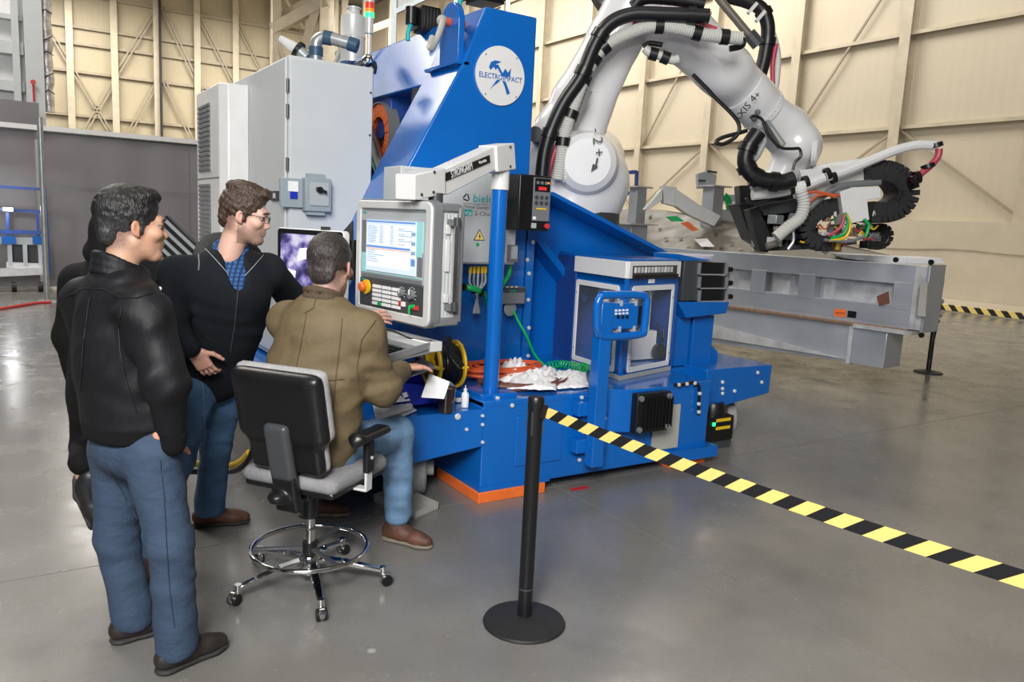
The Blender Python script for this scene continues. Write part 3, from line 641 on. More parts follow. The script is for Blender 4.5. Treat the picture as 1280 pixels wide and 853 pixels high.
for x,y in ((626,184),(626,208),(530,215),(529,240),(514,243)): 
    q=ap(x,y)-sgn*nn*.066; MB().cyl(q,q-sgn*nn*.006,.008,n=8).build('screw','dgrey',t)
# ---------- operator panel ----------
NR=pH(540,252,4.05); FL=pH(446,252,4.62); ex=NR-FL; ex[2]=0; W=np.linalg.norm(ex); ex/=W; ez=np.array([0,0,1.]); ey=np.cross(ez,ex)  # into the box (away)
if ey@FH<0: ey=-ey
zt_=NR[2]; zb_=zat(540,411,NR); HH=zt_-zb_; O=np.array([FL[0],FL[1],zb_])
t=thing('operator_panel','silver framed machine operator panel with lit screen hanging from the white arm','control panel',(O+NR)/2*np.array([1,1,0])+np.array([0,0,zb_]))
fr=lambda:MB().frame(O,ex,ey,ez); D=.20
fr().bx(0.03,W-.02,.03,D,.03,HH-.03).build('housing','silver',t,bevel=.01)
fr().bx(0.02,W,D-.02,D+.02,.02,HH-.02).build('rear_frame','mgrey',t,bevel=.01)
fr().bx(.02,W-.005,.04,D,HH-.05,HH-.004).build('top_cover','mgrey',t,bevel=.01); fr().bx(.02,W-.0,.04,D,.004,.05).build('bottom_cover','mgrey',t,bevel=.01)
def rr(x0,x1,z0,z1,r,n=5):
    out=[]
    for cx,cz,a0 in ((x1-r,z1-r,0),(x0+r,z1-r,90),(x0+r,z0+r,180),(x1-r,z0+r,270)):
        for i in range(n+1): a=math.radians(a0+90*i/n); out.append((cx+r*math.cos(a),cz+r*math.sin(a)))
    return out
def ring(frm,o,i_,y0,y1,nm,mm,par,bv=.004):
    mb=frm(); n=len(o); a=mb.pts([(x,y0,z) for x,z in o]); b=mb.pts([(x,y0,z) for x,z in i_]); c=mb.pts([(x,y1,z) for x,z in o]); d_=mb.pts([(x,y1,z) for x,z in i_])
    for k in range(n):
        l=(k+1)%n; mb.face(a+k,a+l,b+l,b+k); mb.face(c+l,c+k,d_+k,d_+l); mb.face(a+l,a+k,c+k,c+l); mb.face(b+k,b+l,d_+l,d_+k)
    return mb.build(nm,mm,par,bevel=bv)
ring(fr,rr(0,W,0,HH,.05),rr(.045,W-.055,.05,HH-.045,.012),0,.06,'front_frame','silver',t,.006)
ring(fr,rr(-.008,W+.008,-.008,HH+.008,.056),rr(.0,W,.0,HH,.05),.012,.07,'rubber_edge','mgrey',t,.003)
fr().bx(.045,W-.055,.012,.05,.05,HH-.045).build('face_plate','pgrey',t)
u=lambda x:.045+(W-.10)*x; v=lambda z:.05+(HH-.095)*z
def pn(x0,x1,z0,z1,nm,mm,y=.010,dp=.004,par=t): return fr().bx(u(x0),u(x1),y-dp,y+dp,v(z0),v(z1)).build(nm,mm,par)
pn(.0,1,.0,.285,'keypad_plate','dgrey'); pn(.01,.99,.30,.97,'screen_surround','lgrey')
pn(.03,.10,.43,.88,'side_bar','mgrey',.006); pn(.03,.10,.36,.55,'cyan_bar','cyan',.0055); pn(.9,.97,.38,.60,'side_bar','mgrey',.006); pn(.88,.97,.56,.89,'cyan_bar','cyan',.0055); pn(.03,.97,.352,.36,'cyan_bar','cyan',.0055); pn(.03,.97,.30,.34,'dark_bar','mgrey',.006)
s=pn(.11,.88,.375,.885,'screen','screen',.003)
pn(.13,.80,.64,.84,'screen_window','scrw',.000,.0015); pn(.13,.80,.42,.60,'screen_window','scrw',.000,.0015); pn(.12,.80,.612,.63,'title_bar','scrb',-.001,.002); pn(.12,.80,.595,.603,'alert_bar','scro',-.001,.002); pn(.12,.87,.865,.88,'title_bar','scrb',-.001,.002); pn(.82,.875,.47,.54,'soft_key','scrb',-.001,.002)
for i in range(7): pn(.82,.875,.80-i*.045,.83-i*.045,'soft_key','scrg' if i%2 else 'scrw',-.001,.002)
mb=fr()
for i in range(11):
    for a,w_ in ((.14,.12+.04*random.random()),(.33,.06),(.50,.05),(.62,.1*(i%3))): mb.bx(u(a),u(a+w_),-.003,-.001,v(.825-i*.0165),v(.831-i*.0165))
for i in range(6): mb.bx(u(.14),u(.25+.2*random.random()),-.003,-.001,v(.58-i*.022),v(.586-i*.022))
mb.build('screen_text','scrg',t)
kk=0
for c in range(3):
    for r in range(5):
        for q in range(3):
            x=.235+c*.155+q*.043; z=.235-r*.043
            fr().bx(u(x),u(x+.037),-.004,.008,v(z-.030),v(z)).build('key','green' if (c==0 and r==4 and q==2) else 'paper',t)
c=O+ex*u(.06)+ez*v(.185); MB().lathe([(0,.0),(.042,0),(.042,.012),(0,.012)],O+ex*u(.14)+ez*v(.20)-ey*0,-ey,24).build('stop_ring','yplast',t); MB().lathe([(0,.0),(.014,0),(.014,.02),(.028,.022),(.030,.035),(.02,.048),(0,.05)],O+ex*u(.13)+ez*v(.20),-ey,24).build('stop_button','orange',t)
for x,r in ((.70,.022),(.85,.028)):
    q=O+ex*u(x)+ez*v(.20); MB().lathe([(0,0),(r,0),(r*.9,.02),(0,.022)],q,-ey,20).build('rotary_knob','mgrey',t); MB().frame(q,ex,ey,ez).bx(-.003,.003,-.024,-.018,0,r).build('knob_mark','wtext',t)
    mb=MB(); 
    for a in np.linspace(-2.2,2.2,9): p_=q+ex*math.sin(a)*(r+.01)+ez*math.cos(a)*(r+.01)-ey*.001; mb.frame(p_,ex,ey,ez).bx(-.002,.002,-.003,0,-.002,.002)
    mb.build('knob_scale','wtext',t)
pn(.66,.70,.07,.115,'red_key','red',0,.006); pn(.70,.74,.07,.115,'white_key','paper',0,.006); pn(.83,.93,.06,.10,'red_key','red',0,.008); q=O+ex*u(.88)+ez*v(.09); MB().tube([q-ey*.02,q-ey*.03,q-ey*.03-ez*.04],.006,8,sub=3).build('key_ring','green',t); MB().cyl(q,q-ey*.02,.012,n=12).build('key_switch','green',t)
text('SIEMENS',O+ex*u(.06)+ez*v(.955)+ey*.004,ex,ez,.012,'teal',t); text('SIEMENS',O+ex*u(.06)+ez*v(.27)+ey*.004,ex,ez,.012,'teal',t)
# side face details
sf=lambda:MB().frame(O+ex*(W-.018),ey,-ex,ez)   # x along depth, y towards inside
for i in range(9): sf().bx(.04+i*.022,.046+i*.022,-.003,.0,.06,HH-.06).build('side_rib','lgrey',t)
hx=.14; h0=O+ex*(W+.035)+ey*hx; MB().cyl(h0+ez*.10,h0+ez*(HH-.10),.014,n=16).build('grab_bar','chrome',t)
for z in (.09,HH-.12): MB().cyl(h0+ez*z,h0+ez*(z+.045),.018,n=16).build('bar_socket','dgrey',t); sf().bx(hx-.025,hx+.03,-.045,0,z,z+.035).build('bar_bracket','mgrey',t)
for z in (.13,HH*.45,HH*.75): sf().bx(.10,.13,-.015,0,z,z+(.05 if z!=HH*.45 else .17)).build('latch','silver',t,bevel=.003)
q=O+ex*(W*.80)+ez*HH+ey*.13; MB().cyl(q,q+ez*.05,.04).build('mount_neck','dgrey',t)
# keyboard tray under the panel
ko=O-ez*.075
t=thing('keyboard_tray','open dark grey keyboard tray hung under the operator panel with a black keyboard','keyboard tray',ko+ex*W/2)
kf=lambda:MB().frame(ko,ex,ey,ez)
kf().prism([(0.1,-.30,-.10),(W,-.30,-.10),(W,.02,-.03),(.1,.02,-.03)],(0,0,-.015)).build('tray_floor','mgrey',t,bevel=.003)
for x in (.1,W-.012): kf().prism([(x,-.30,-.10),(x,.02,-.06),(x,.02,.0),(x,-.30,-.06)],(.012,0,0)).build('tray_side','mgrey',t,bevel=.002)
kf().bx(.1,W,.0,.10,-.055,.0).build('tray_back','silver',t,bevel=.006); kf().prism([(.1,-.31,-.115),(W,-.31,-.115),(W,-.30,-.07),(.1,-.30,-.07)],(0,.01,0)).build('tray_lip','silver',t,bevel=.002)
mb=kf()
for r in range(5):
    for c in range(17): y=-.26+r*.034; z=-.085+(y+.30)*.219; mb.bx(.15+c*.031,.177+c*.031,y,y+.028,z,z+.012)
mb.build('keyboard_keys','black',t)['kind']='stuff'
kf().prism([(.14,-.28,-.094),(W-.05,-.28,-.094),(W-.05,-.08,-.05),(.14,-.08,-.05)],(0,0,.012)).build('keyboard_base','dgrey',t)
MB().tube([ko+ex*.3-ey*.1,ko+ex*.45-ey*.05+ez*.03,ko+ex*.6+ey*.0,ko+ex*W*.95+ey*.06+ez*.0],.004,6,sub=5).build('mouse_cable','black',t)
# drag chain below the panel
p0=ko+ex*(W-.02)+ey*.15+ez*.02
t=thing('drag_chain','short black drag chain hanging below the right side of the panel','cable chain',p0-ez*.3)
pts=smooth([p0,p0-ez*.05+ex*.01,p0-ez*.11+ex*.02+ey*.03,p0-ez*.17+ex*.03+ey*.08],4)
for a,b in zip(pts[:-1],pts[1:]): MB().bar(a,a+(b-a)*.85,.032,.02,up_:=ex).build('chain_link','black',t)
# ---------- camera monitor ----------
A=pH(347,284,4.9); Bm=pH(430,284,4.62); ex2=Bm-A; ex2[2]=0; W2=np.linalg.norm(ex2); ex2/=W2; ey2=np.cross(ez,ex2); ey2=ey2 if ey2@FH>0 else -ey2; zt2=A[2]; H2=.42
t=thing('camera_monitor','black framed monitor showing a bluish camera picture behind the seated man','monitor',(A+Bm)/2-ez*H2)
mf=lambda:MB().frame(A-ez*H2,ex2,ey2,ez)
P=[(x,0,z) for x,z in rr(0,W2,0,H2,.025)]; mf().prism(P,(0,.05,0)).build('housing','white',t,bevel=.004)
P=[(x,-.004,z) for x,z in rr(.006,W2-.006,.006,H2-.006,.02)]; mf().prism(P,(0,.004,0)).build('bezel','black',t)
def camera_picture():
    m_=bpy.data.materials.new('lit_camera_picture'); m_.use_nodes=True; nt=m_.node_tree; N=nt.nodes; Lk=nt.links; b=N['Principled BSDF']
    tc=N.new('ShaderNodeTexCoord'); mp=N.new('ShaderNodeMapping'); mp.inputs['Scale'].default_value=(9,9,9); Lk.new(tc.outputs['Object'],mp.inputs['Vector'])
    v_=N.new('ShaderNodeTexVoronoi'); v_.inputs['Scale'].default_value=1.2; v_.distance='CHEBYCHEV'; Lk.new(mp.outputs[0],v_.inputs['Vector'])
    n_=N.new('ShaderNodeTexNoise'); n_.inputs['Scale'].default_value=1.1; n_.inputs['Detail'].default_value=5; Lk.new(mp.outputs[0],n_.inputs['Vector'])
    cr=N.new('ShaderNodeValToRGB'); e=cr.color_ramp.elements; e[0].position=.36; e[0].color=(.01,.01,.06,1); e[1].position=.62; e[1].color=(.85,.8,1,1)
    for p_,c_ in ((.44,(.07,.06,.25,1)),(.52,(.36,.30,.68,1))): k_=cr.color_ramp.elements.new(p_); k_.color=c_
    Lk.new(n_.outputs['Fac'],cr.inputs[0]); Lk.new(cr.outputs[0],b.inputs['Emission Color']); b.inputs['Emission Strength'].default_value=.85; b.inputs['Base Color'].default_value=(.02,.02,.03,1); return m_
M['cam']=camera_picture(); M['camd']=mat('lit_dark_picture_shape',(.02,.015,.08),.4,emit=.6); M['caml']=mat('lit_light_picture_shape',(.72,.66,.95),.4,emit=.8)
mf().bx(.035,W2-.035,-.007,-.004,.05,H2-.035).build('screen','cam',t)
mf().prism([(.05,-.008,.07),(.16,-.008,.10),(.17,-.008,.16),(.04,-.008,.18)],(0,-.001,0)).build('picture_shape','caml',t)
mf().prism([(.09,-.0095,.10),(.15,-.0095,.085),(.16,-.0095,.10),(.12,-.0095,.12),(.10,-.0095,.17),(.085,-.0095,.165)],(0,-.001,0)).build('picture_shape','camd',t)
mf().prism([(.18,-.008,.22),(.30,-.008,.25),(.29,-.008,.31),(.2,-.008,.30)],(0,-.001,0)).build('picture_shape','caml',t)
q=A+ex2*W2*.7; MB().frame(q,ex2,ey2,ez).bx(-.02,.02,.0,.04,.0,.02).build('camera_bump','dgrey',t)
MB().bar(A+ex2*W2*.5+ey2*.05-ez*.2,A+ex2*W2*.5+ey2*.5-ez*.2,.06,.06).build('mount_arm','dgrey',t)
q=A+ex2*(W2+.12)+ey2*.2-ez*.05
t=thing('bracket_cluster','black angled bracket between the small monitor and the operator panel','bracket',q-ez*.3)
MB().prism([pH(428,290,4.95),pH(440,276,4.95),pH(440,305,4.95),pH(430,305,4.95)],FH*.05).build('bracket_plate','black',t,bevel=.003)
MB().bx(q[0]-.05,q[0]+.05,q[1]-.03,q[1]+.03,q[2]-.15,q[2]-.1).build('clamp','silver',t); MB().bar(q-ez*.05,q-ez*.4,.06,.06).build('bracket_post','dgrey',t)
MB().cyl(pH(441,350,4.9),pH(441,300,4.9),.03).build('joint','black',t)
# ---------- lubrication cabinet on the column ----------
yl=4.72
x0=pY(500,250,yl)[0]; x1=pY(648,222,yl)[0]; z1=pY(648,220,yl)[2]; z0=pY(646,331,yl)[2]
t=thing('lubrication_cabinet','light grey lubrication cabinet with teal lettering and yellow warning triangle behind the round post','cabinet',((x0+x1)/2,yl,z0))
MB().bx(x0,x1,yl,4.995,z0,z1).build('body','cab',t,bevel=.006)
MB().bx(x0+.01,x1-.005,yl-.012,yl,z0+.01,z1-.01).build('door','cab',t,bevel=.004)
yt=yl-.013
def lt(s,x,y,h,mm,wd=None,al='LEFT'): return text(s,pY(x,y,yt-.001),(1,0,0),(0,0,1),h,mm,t,align=al,width=wd)
lt('bielomatik',591,248,.075,'teal',.36); lt('Minimal Quantity Lub.',579,258,.032,'pgrey',.26); lt('2-Channel',593,267,.042,'pgrey',.2)
a=pY(579,263,yt); MB().bx(a[0],a[0]+.07,yt-.003,yt,a[2]-.035,a[2]+.008).build('teal_badge','teal',t); text('MQL',pY(585,267,yt-.004),(1,0,0),(0,0,1),.034,'wtext',t)
a=pY(579,256,yt); MB().bx(a[0],x1-.02,yt-.001,yt,a[2]+.008,a[2]+.011).build('print_line','pgrey',t)
c=pY(583,247,yt); 
for k in range(3):
    a0=math.radians(90+120*k); a1=a0+math.radians(100); p=[c+np.array([math.cos(q)*.026,0,math.sin(q)*.026]) for q in(a0,a1)]; MB().bar(p[0],p[1],.003,.008).build('logo_arrow','ptext',t)
c=pY(599,296,yt); tri=lambda r,y_: [c+np.array([r*math.cos(math.radians(q)),y_,r*math.sin(math.radians(q))]) for q in (90,210,330)]
MB().prism(tri(.052,-.001),(0,-.002,0)).build('warning_border','ptext',t); MB().prism(tri(.042,-.0035),(0,-.001,0)).build('warning_triangle','yellow',t)
MB().prism([c+np.array([x,-.0055,z]) for x,z in ((.004,.026),(-.010,-.002),(0,0),(-.003,-.02),(.010,.006),(.001,.005))],(0,-.001,0)).build('warning_bolt','ptext',t)
a=pY(597,306,yt); MB().bx(a[0]-.012,a[0]+.012,yt-.002,yt,a[2]-.01,a[2]+.01).build('yellow_sticker','green',t)
a=pY(637,306,yt); b=pY(642,327,yt); MB().bx(a[0]-.02,b[0]+.02,yt-.02,yt,b[2],a[2]).build('latch','mgrey',t,bevel=.003); MB().bx(a[0],b[0]+.01,yt-.028,yt-.02,b[2]+.02,a[2]-.01).build('latch_handle','lgrey',t)
for i,x in enumerate((588,593,598,603,607)):
    a=pY(x,333,yl+.1); MB().cyl(a,a+np.array([0,0,-.05]),.012,n=10).build('cable_gland','yplast',t); MB().tube([a+np.array([0,0,-.05]),a+np.array([0,0,-.12]),a+np.array([.03*(i-2)*-1,0,-.2]),a+np.array([.02*(2-i)+.02,.03,-.34])],.009,8,sub=4).build('cable','galv' if i%2 else 'lgrey',t)
t=thing('green_hose','thick green cable looping left of the round post below the lubrication cabinet','cable',pY(590,362,4.8))
MB().tube([pY(572,358,4.8),pY(585,360,4.7),pY(597,363,4.7),pY(607,371,4.8),pY(610,385,4.9)],.022,10,sub=5).build('hose_body','green',t)
for x in (580,592,602): MB().cyl(pY(x,359+(x-580)*.35,4.7)-np.array([.008,0,0]),pY(x,359+(x-580)*.35,4.7)+np.array([.008,0,0]),.026).build('cable_tie','black',t)
t=thing('green_hose','short green cable hanging right of the round post from the cabinet latch side','cable',pY(632,345,4.8)); MB().tube([pY(638,331,4.8),pY(636,343,4.8),pY(630,354,4.8),pY(622,368,4.9)],.015,8,sub=5).build('hose_body','green',t)
# ---------- black controller ----------
yk=4.55
a=pY(650,219,yk); b=pY(690,223,yk); z1=pY(670,219,yk)[2]; z0=pY(668,289,yk)[2]
t=thing('drive_controller','black wall controller with red digit display and red button right of the lubrication cabinet','controller',((a[0]+b[0])/2,yk,z0))
MB().bx(a[0],b[0],yk,4.99,z0,z1).build('housing','black',t,bevel=.012)
w_=b[0]-a[0]; fx=a[0]+w_*.42; MB().bx(fx,b[0]-.01,yk-.008,yk,z0+.07,z1-.015).build('front_plate','mgrey',t,bevel=.003)
MB().bx(fx+.01,b[0]-.02,yk-.011,yk-.008,z1-.11,z1-.02).build('display','black',t); text('8888',np.array([(fx+b[0])/2-.005,yk-.012,z1-.09]),(1,0,0),(0,0,1),.034,'redled',t)
for i in range(3): MB().bx(fx+.02+i*.035,fx+.043+i*.035,yk-.013,yk-.010,z1-.06,z1-.04).build('indicator','mgrey',t)
MB().bx(b[0]-.045,b[0]-.025,yk-.014,yk-.010,z1-.055,z1-.043).build('yellow_led','leda',t)
for i in range(3):
    for j in range(2): q=np.array([fx+.028+i*.042,yk-.008,z1-.15-j*.038]); MB().cyl(q,q+np.array([0,-.005,0]),.014,n=12).build('button','dgrey',t)
MB().bx(fx+.03,b[0]-.04,yk-.010,yk-.007,z1-.232,z1-.222).build('yellow_mark','yplast',t); MB().bx(fx+.005,fx+.03,yk-.010,yk-.007,z0+.08,z0+.10).build('sticker','paper',t)
q=np.array([fx+.02,yk,z0+.035]); MB().bx(q[0]-.02,q[0]+.02,yk-.005,yk,z0+.02,z0+.055).build('socket','lgrey',t); q=np.array([b[0]-.035,yk,z0+.038]); MB().lathe([(0,.03),(.018,.03),(.02,.02),(.012,.016),(.012,0)],q,(0,-1,0),16).build('red_button','red',t)
for dx in (0.02,.06,.1): MB().tube([(a[0]+dx,4.8,z0),(a[0]+dx-.01,4.85,z0-.06),(a[0]+dx-.04,4.95,z0-.16)],.009,8,sub=3).build('cable','black',t)
# ---------- small grey box ----------
yk=4.85; a=pY(628,359,yk); b=pY(656,380,yk)
t=thing('interface_box','small dark grey interface box on the blue column right of the round post','junction box',((a[0]+b[0])/2,yk,b[2])); MB().bx(a[0],b[0],yk,4.99,b[2],a[2]).build('housing','mgrey',t,bevel=.006); MB().bx(a[0],b[0],yk-.004,yk,a[2]-.04,a[2]-.004).build('front_strip','dgrey',t)
q=pY(641,364,yk-.006); text('SIEMENS',q,(1,0,0),(0,0,1),.018,'teal',t)
for dx in (.03,.07,.11): MB().bx(a[0]+dx,a[0]+dx+.02,yk-.005,yk,a[2]-.004,a[2]+.006).build('terminal','silver',t)
q=pY(637,386,4.9); MB().lathe([(.05,0),(.055,.01),(.03,.02),(0,.02)],q,(0,-1,0)).build('round_socket','galv',t)
t=thing('green_cable','thin green cable running down from the small grey box to the deck','cable',pZ(679,455,.64))
MB().tube([pY(640,384,4.9),pY(647,400,4.85),pY(658,420,4.8),pY(668,443,4.8),pZ(681,458,.65)],.010,8,sub=6).build('cable_body','green',t)
# ================= THINGS ON THE DECK =================
ZD=.637
def dk(x,y,z=ZD): return pZ(x,y,z)
# cable reel
c=pY(549,466,4.30)
t=thing('cable_reel','yellow cable reel wound with black cable standing on the deck beside the round post','cable reel',(c[0],c[1],ZD))
axd=nrm((1,-.05,0)); Rr=.155; c=np.array([2.31,4.36,ZD+Rr+.01])
for s in (-1,1):
    cc=c+axd*s*.085; mb=MB(); 
    o=[(Rr*math.cos(a),Rr*math.sin(a)) for a in np.linspace(0,2*math.pi,40,endpoint=False)]; i_=[(Rr*.80*math.cos(a),Rr*.80*math.sin(a)) for a in np.linspace(0,2*math.pi,40,endpoint=False)]
    sd=np.cross(axd,(0,0,1)); ring(lambda:MB().frame(cc,sd,axd,(0,0,1)),o,i_,-.008,.008,'flange_rim','yplast',t,.003)
    for k in range(5):
        a=2*math.pi*k/5; dd=sd*math.cos(a)+np.array([0,0,1])*math.sin(a); MB().bar(cc+dd*.03,cc+dd*Rr*.9,.034 if False else .012,.05,axd).build('flange_spoke','yplast',t)
    MB().cyl(cc-axd*.01,cc+axd*.01,.045).build('hub','yplast',t)
cab_=[]
for layer,r in enumerate((.100,.112,.124,.132)):
    for k in range(11): 
        for a in np.linspace(0,2*math.pi,24,endpoint=False):
            p=c+axd*(-.072+.0131*(k+a/(2*math.pi))*(1))+ (sd*math.cos(a)+np.array([0,0,1])*math.sin(a))*(r+.003*math.sin(k*2.1+a*1.7))
            cab_.append(p)
MB().tube(cab_[len(cab_)*3//4:],.0066,6).build('wound_cable','black',t); MB().cyl(c-axd*.078,c+axd*.078,.126,n=28).build('cable_core','black',t)
MB().bx(c[0]-.1,c[0]+.12,c[1]-.02,c[1]+.12,ZD,ZD+.015).build('reel_foot','black',t); MB().tube([c-axd*.12+sd*.08-ez*.1,c-axd*.13,c-axd*.12-sd*.05+ez*.06],.009,8,sub=4).build('crank','black',t)
# black grip bar behind reel
a=pY(534,437,4.6);b=pY(565,435,4.6); t=thing('black_roll','short black padded roll behind the cable reel on the blue column foot','roll',(a+b)/2-ez*.04); MB().bar(a,b,.12,.07).build('roll_body','black',t,bevel=.02)
# blue bin with papers & clipboard
def bag(nm,lab,cat,px,z0,hh,mm,seed,gr=None):
    r=np.random.default_rng(seed); P=[pZ(x,y,z0) for x,y in px]; cen=np.mean(P,0); N_=26; V=[];F=[]
    for i in range(N_+1):
        for j in range(N_+1):
            u_,v_=i/N_,j/N_; p=(P[0]*(1-u_)+P[1]*u_)*(1-v_)+(P[3]*(1-u_)+P[2]*u_)*v_
            e=math.sin(math.pi*u_)**.5*math.sin(math.pi*v_)**.5; nz=sum(1-2*abs(math.sin(p[0]*f+p[1]*g+ph_)) for f,g,ph_ in ((27,16,seed),(-21,33,seed*2),(53,-17,1),(15,67,seed)))/4
            p=p+np.array([.022*nz,.02*nz,0]); V.append([p[0],p[1],z0+max(0,e*(hh*.8+hh*.42*nz))])
    for i in range(N_):
        for j in range(N_): a=i*(N_+1)+j; F.append((a,a+1,a+N_+2,a+N_+1))
    mb=MB(); mb.v=V; mb.f=F; mb.mi=[0]*len(F); o=mb.build(nm,mm,None,ang=12); tag(o,lab,cat,gr); sd_=o.modifiers.new('solid','SOLIDIFY'); sd_.thickness=.003; return o
P1=dk(500,508); 
t=thing('storage_bin','deep blue plastic bin lying beside the seated man under the notebook','bin',dk(520,505))
a=dk(487,512); mb=MB(); bx0=[dk(478,512),dk(552,502),dk(556,485),dk(490,480)]; mb.prism(bx0,(0,0,.012)); mb.build('bin_floor','bluebin',t,bevel=.003)
for i in range(4):
    a_,b_=bx0[i],bx0[(i+1)%4]; hh=.10 if i!=0 else .03; MB().prism([a_,b_,b_+ez*hh,a_+ez*hh],nrm(np.cross(b_-a_,ez))*.006).build('bin_wall','bluebin',t)
def plate(nm,lab,cat,corners,th,mm,gr=None,bevel=.003):
    o=MB().prism([np.array(c_) for c_ in corners],(0,0,-th)).build(nm,mm,None,bevel=bevel); return tag(o,lab,cat,gr)
# translucent grey folder under hand on tray side: laptop-like pad
q=[pH(x,y,h) for x,y,h in ((497,476,4.02),(544,458,4.15),(528,449,4.35),(494,452,4.3))]
zz_=np.mean([p[2] for p in q]); q=[pZ(x,y,zz_) for x,y in ((494,477),(545,459),(527,447),(488,458))]
ts=thing('mouse_shelf','thin grey mouse shelf under the seated man right hand','shelf',q[0]); MB().prism(q,(0,0,-.008)).build('shelf_plate','mgrey',ts,bevel=.002); MB().bar(q[2]-ez*.02,ko+ex*W*.7-ez*.05,.03,.02).build('shelf_arm','dgrey',ts)
SH=q
c=pZ(521,453,zz_); 
tag(MB().prism([dk(545,487,.76),dk(563,478,.76),dk(571,485,.65),dk(556,497,.65)],(0,0,.004)).build('paper_sheet','paper'),'single white paper sheet leaning on the cable reel front','paper')
# printed sheets
A4=[pZ(535,470,.76),pZ(558,466,.76),pZ(556,500,.66),pZ(526,500,.68)]
o=MB().prism([pH(537,468,4.30),pH(562,478,4.26),pH(555,499,4.2),pH(527,497,4.2)],(.0,.004,.003)).build('printed_sheets','paper',None); tag(o,'white printed sheets leaning between the blue bin and the paper cup','paper')
# white parts trays
def tray_(lab,px,z0,h,gr):
    P=[pZ(x,y,z0+h) for x,y in px]; t=thing('white_tray',lab,'tray',P[0]*np.array([1,1,0])+ez*z0,gr); MB().prism(P,(0,0,-h)).build('tray_body','paper',t,bevel=.004)
    for i in range(5):
        for j in range(2):
            a=P[0]+(P[1]-P[0])*(i+.15)/5+(P[3]-P[0])*(j+.15)/2; b=(P[1]-P[0])*.7/5; d_=(P[3]-P[0])*.7/2
            MB().prism([a,a+b,a+b+d_,a+d_],(0,0,.002)).build('tray_pocket','lgrey' if z0>.65 else 'paper',t)
tray_('lower flat white tray on the deck edge beside the seated man knee',[(487,526),(521,512),(505,503),(474,512)],.600,.012,'white trays')
tray_('upper thick white parts tray with pockets beside the seated man',[(470,520),(516,506),(500,494),(466,501)],.625,.028,'white trays')
# coffee cup
P=dk(557,515,.598); t=thing('coffee_cup','dark brown paper coffee cup on the deck edge in front of the cable reel','cup',P)
MB().lathe([(0,0),(.042,0),(.057,.140),(.059,.145),(.057,.148),(.055,.143),(.054,.135)],P,n=32).build('cup_body','cup',t); MB().lathe([(.0,.132),(.055,.132)],P).build('coffee','coffee',t)
text('S',P+np.array([.018,-.047,.07]),(1,.3,0),(0,0,1),.02,'coffee',t)
P=dk(581,509,.598); t=thing('squeeze_bottle','small white squeeze bottle standing between the cup and the round post','bottle',P)
MB().lathe([(0,0),(.021,0),(.023,.004),(.023,.075),(.019,.088),(.010,.092),(.010,.10)],P,n=24).build('bottle_body','paper',t); MB().lathe([(.011,.098),(.011,.112),(.004,.118),(.003,.135),(0,.136)],P).build('nozzle','white',t)
P=dk(573,503,.60); tag(MB().bx(P[0]-.02,P[0]+.03,P[1]-.01,P[1]+.02,.60,.625).build('bottle_cap','white',None,bevel=.004),'tiny white clip lying left of the squeeze bottle','clip')
# coiled cables on deck
def coil(nm,lab,c,r0,r1,n,mm,z0,rad,seed,turns_h=.05,el=1.0):
    r=random.Random(seed); pts=[]
    for k in range(n*14):
        a=2*math.pi*k/14; rr_=r0+(r1-r0)*(.5+.5*math.sin(k*.37+seed)); pts.append([c[0]+rr_*math.cos(a)*el+r.uniform(-.006,.006),c[1]+rr_*math.sin(a)*.8+r.uniform(-.006,.006),z0+turns_h*k/(n*14)+r.uniform(0,.012)])
    o=MB().tube(smooth(pts,2),rad,6).build(nm,mm,None); tag(o,lab,'cable'); return o
coil('cable_coil','coil of orange cable on the deck behind the round post',pZ(625,470,.65),.16,.27,13,'ocable',.65,.010,3,.08,1.2)
coil('cable_coil','coil of brown cable on the deck under the white bags',pZ(655,479,.65),.14,.26,8,'bcable',.645,.010,5,.03,1.3)
# springy hose : replace simple loop with helix
c0=[pZ(x,y,.665) for x,y in ((684,458),(700,455),(716,458),(729,462),(731,456),(722,452))]; pth=smooth(c0,34); pts=[]
T_=np.gradient(pth,axis=0)
for k,p in enumerate(pth):
    tt=nrm(T_[k]); s_1=np.cross(tt,ez); a=k*math.pi/4; pts.append(p+.027*(s_1*math.cos(a)+ez*math.sin(a))+tt*.0)
tag(MB().tube(pts,.0048,6).build('spring_hose','green'),'springy green air hose helix lying beside the white bag and window booth','hose')
bag('plastic_bag','crumpled white paper towel peak left of the white bags on the deck','paper towel',[(622,478),(664,478),(660,458),(626,458)],.66,.115,'paper',3)
bag('plastic_bag','crumpled white bag in the middle of the deck between round post and booth','bag',[(634,486),(696,488),(696,462),(642,464)],.66,.085,'paper',5)
bag('plastic_bag','crumpled whitish plastic bag lying right next to the spring hose','bag',[(682,487),(736,484),(733,466),(688,466)],.645,.055,'paper',8)
# blue deck slab under items (low side)
# ================= WINDOW BOOTH =================
P0,P1,P2=[pZ(x,y,.636)*np.array([1,1,0]) for x,y in((714,456),(775,476),(838,463))]
P3=P2+np.array([.02,.75,0]); P4=P0+np.array([.15,.45,0])
ztop=1.495; zb=.636
t=thing('window_booth','blue booth with two white framed windows and white roof band on the machine deck','booth',(P1[0]+.2,P1[1]+.4,zb))
foot=[P0,P1,P2,P3,P4]
def wallpanel(A,B,holes,nm='wall'):
    d=B-A; L=np.linalg.norm(d); d/=L; n=np.cross(d,ez); n=n if n@FH<0 else -n
    return d,L,n
MB().prism([p+ez*zb for p in foot],(0,0,.035)).build('skirt','tray',t)
MB().prism([p+ez*(zb+.035) for p in foot],(0,0,.05)).build('base_frame','blue',t,bevel=.004)
MB().prism([p+ez*(ztop-.02) for p in foot],(0,0,.03)).build('roof','blue',t,bevel=.004)
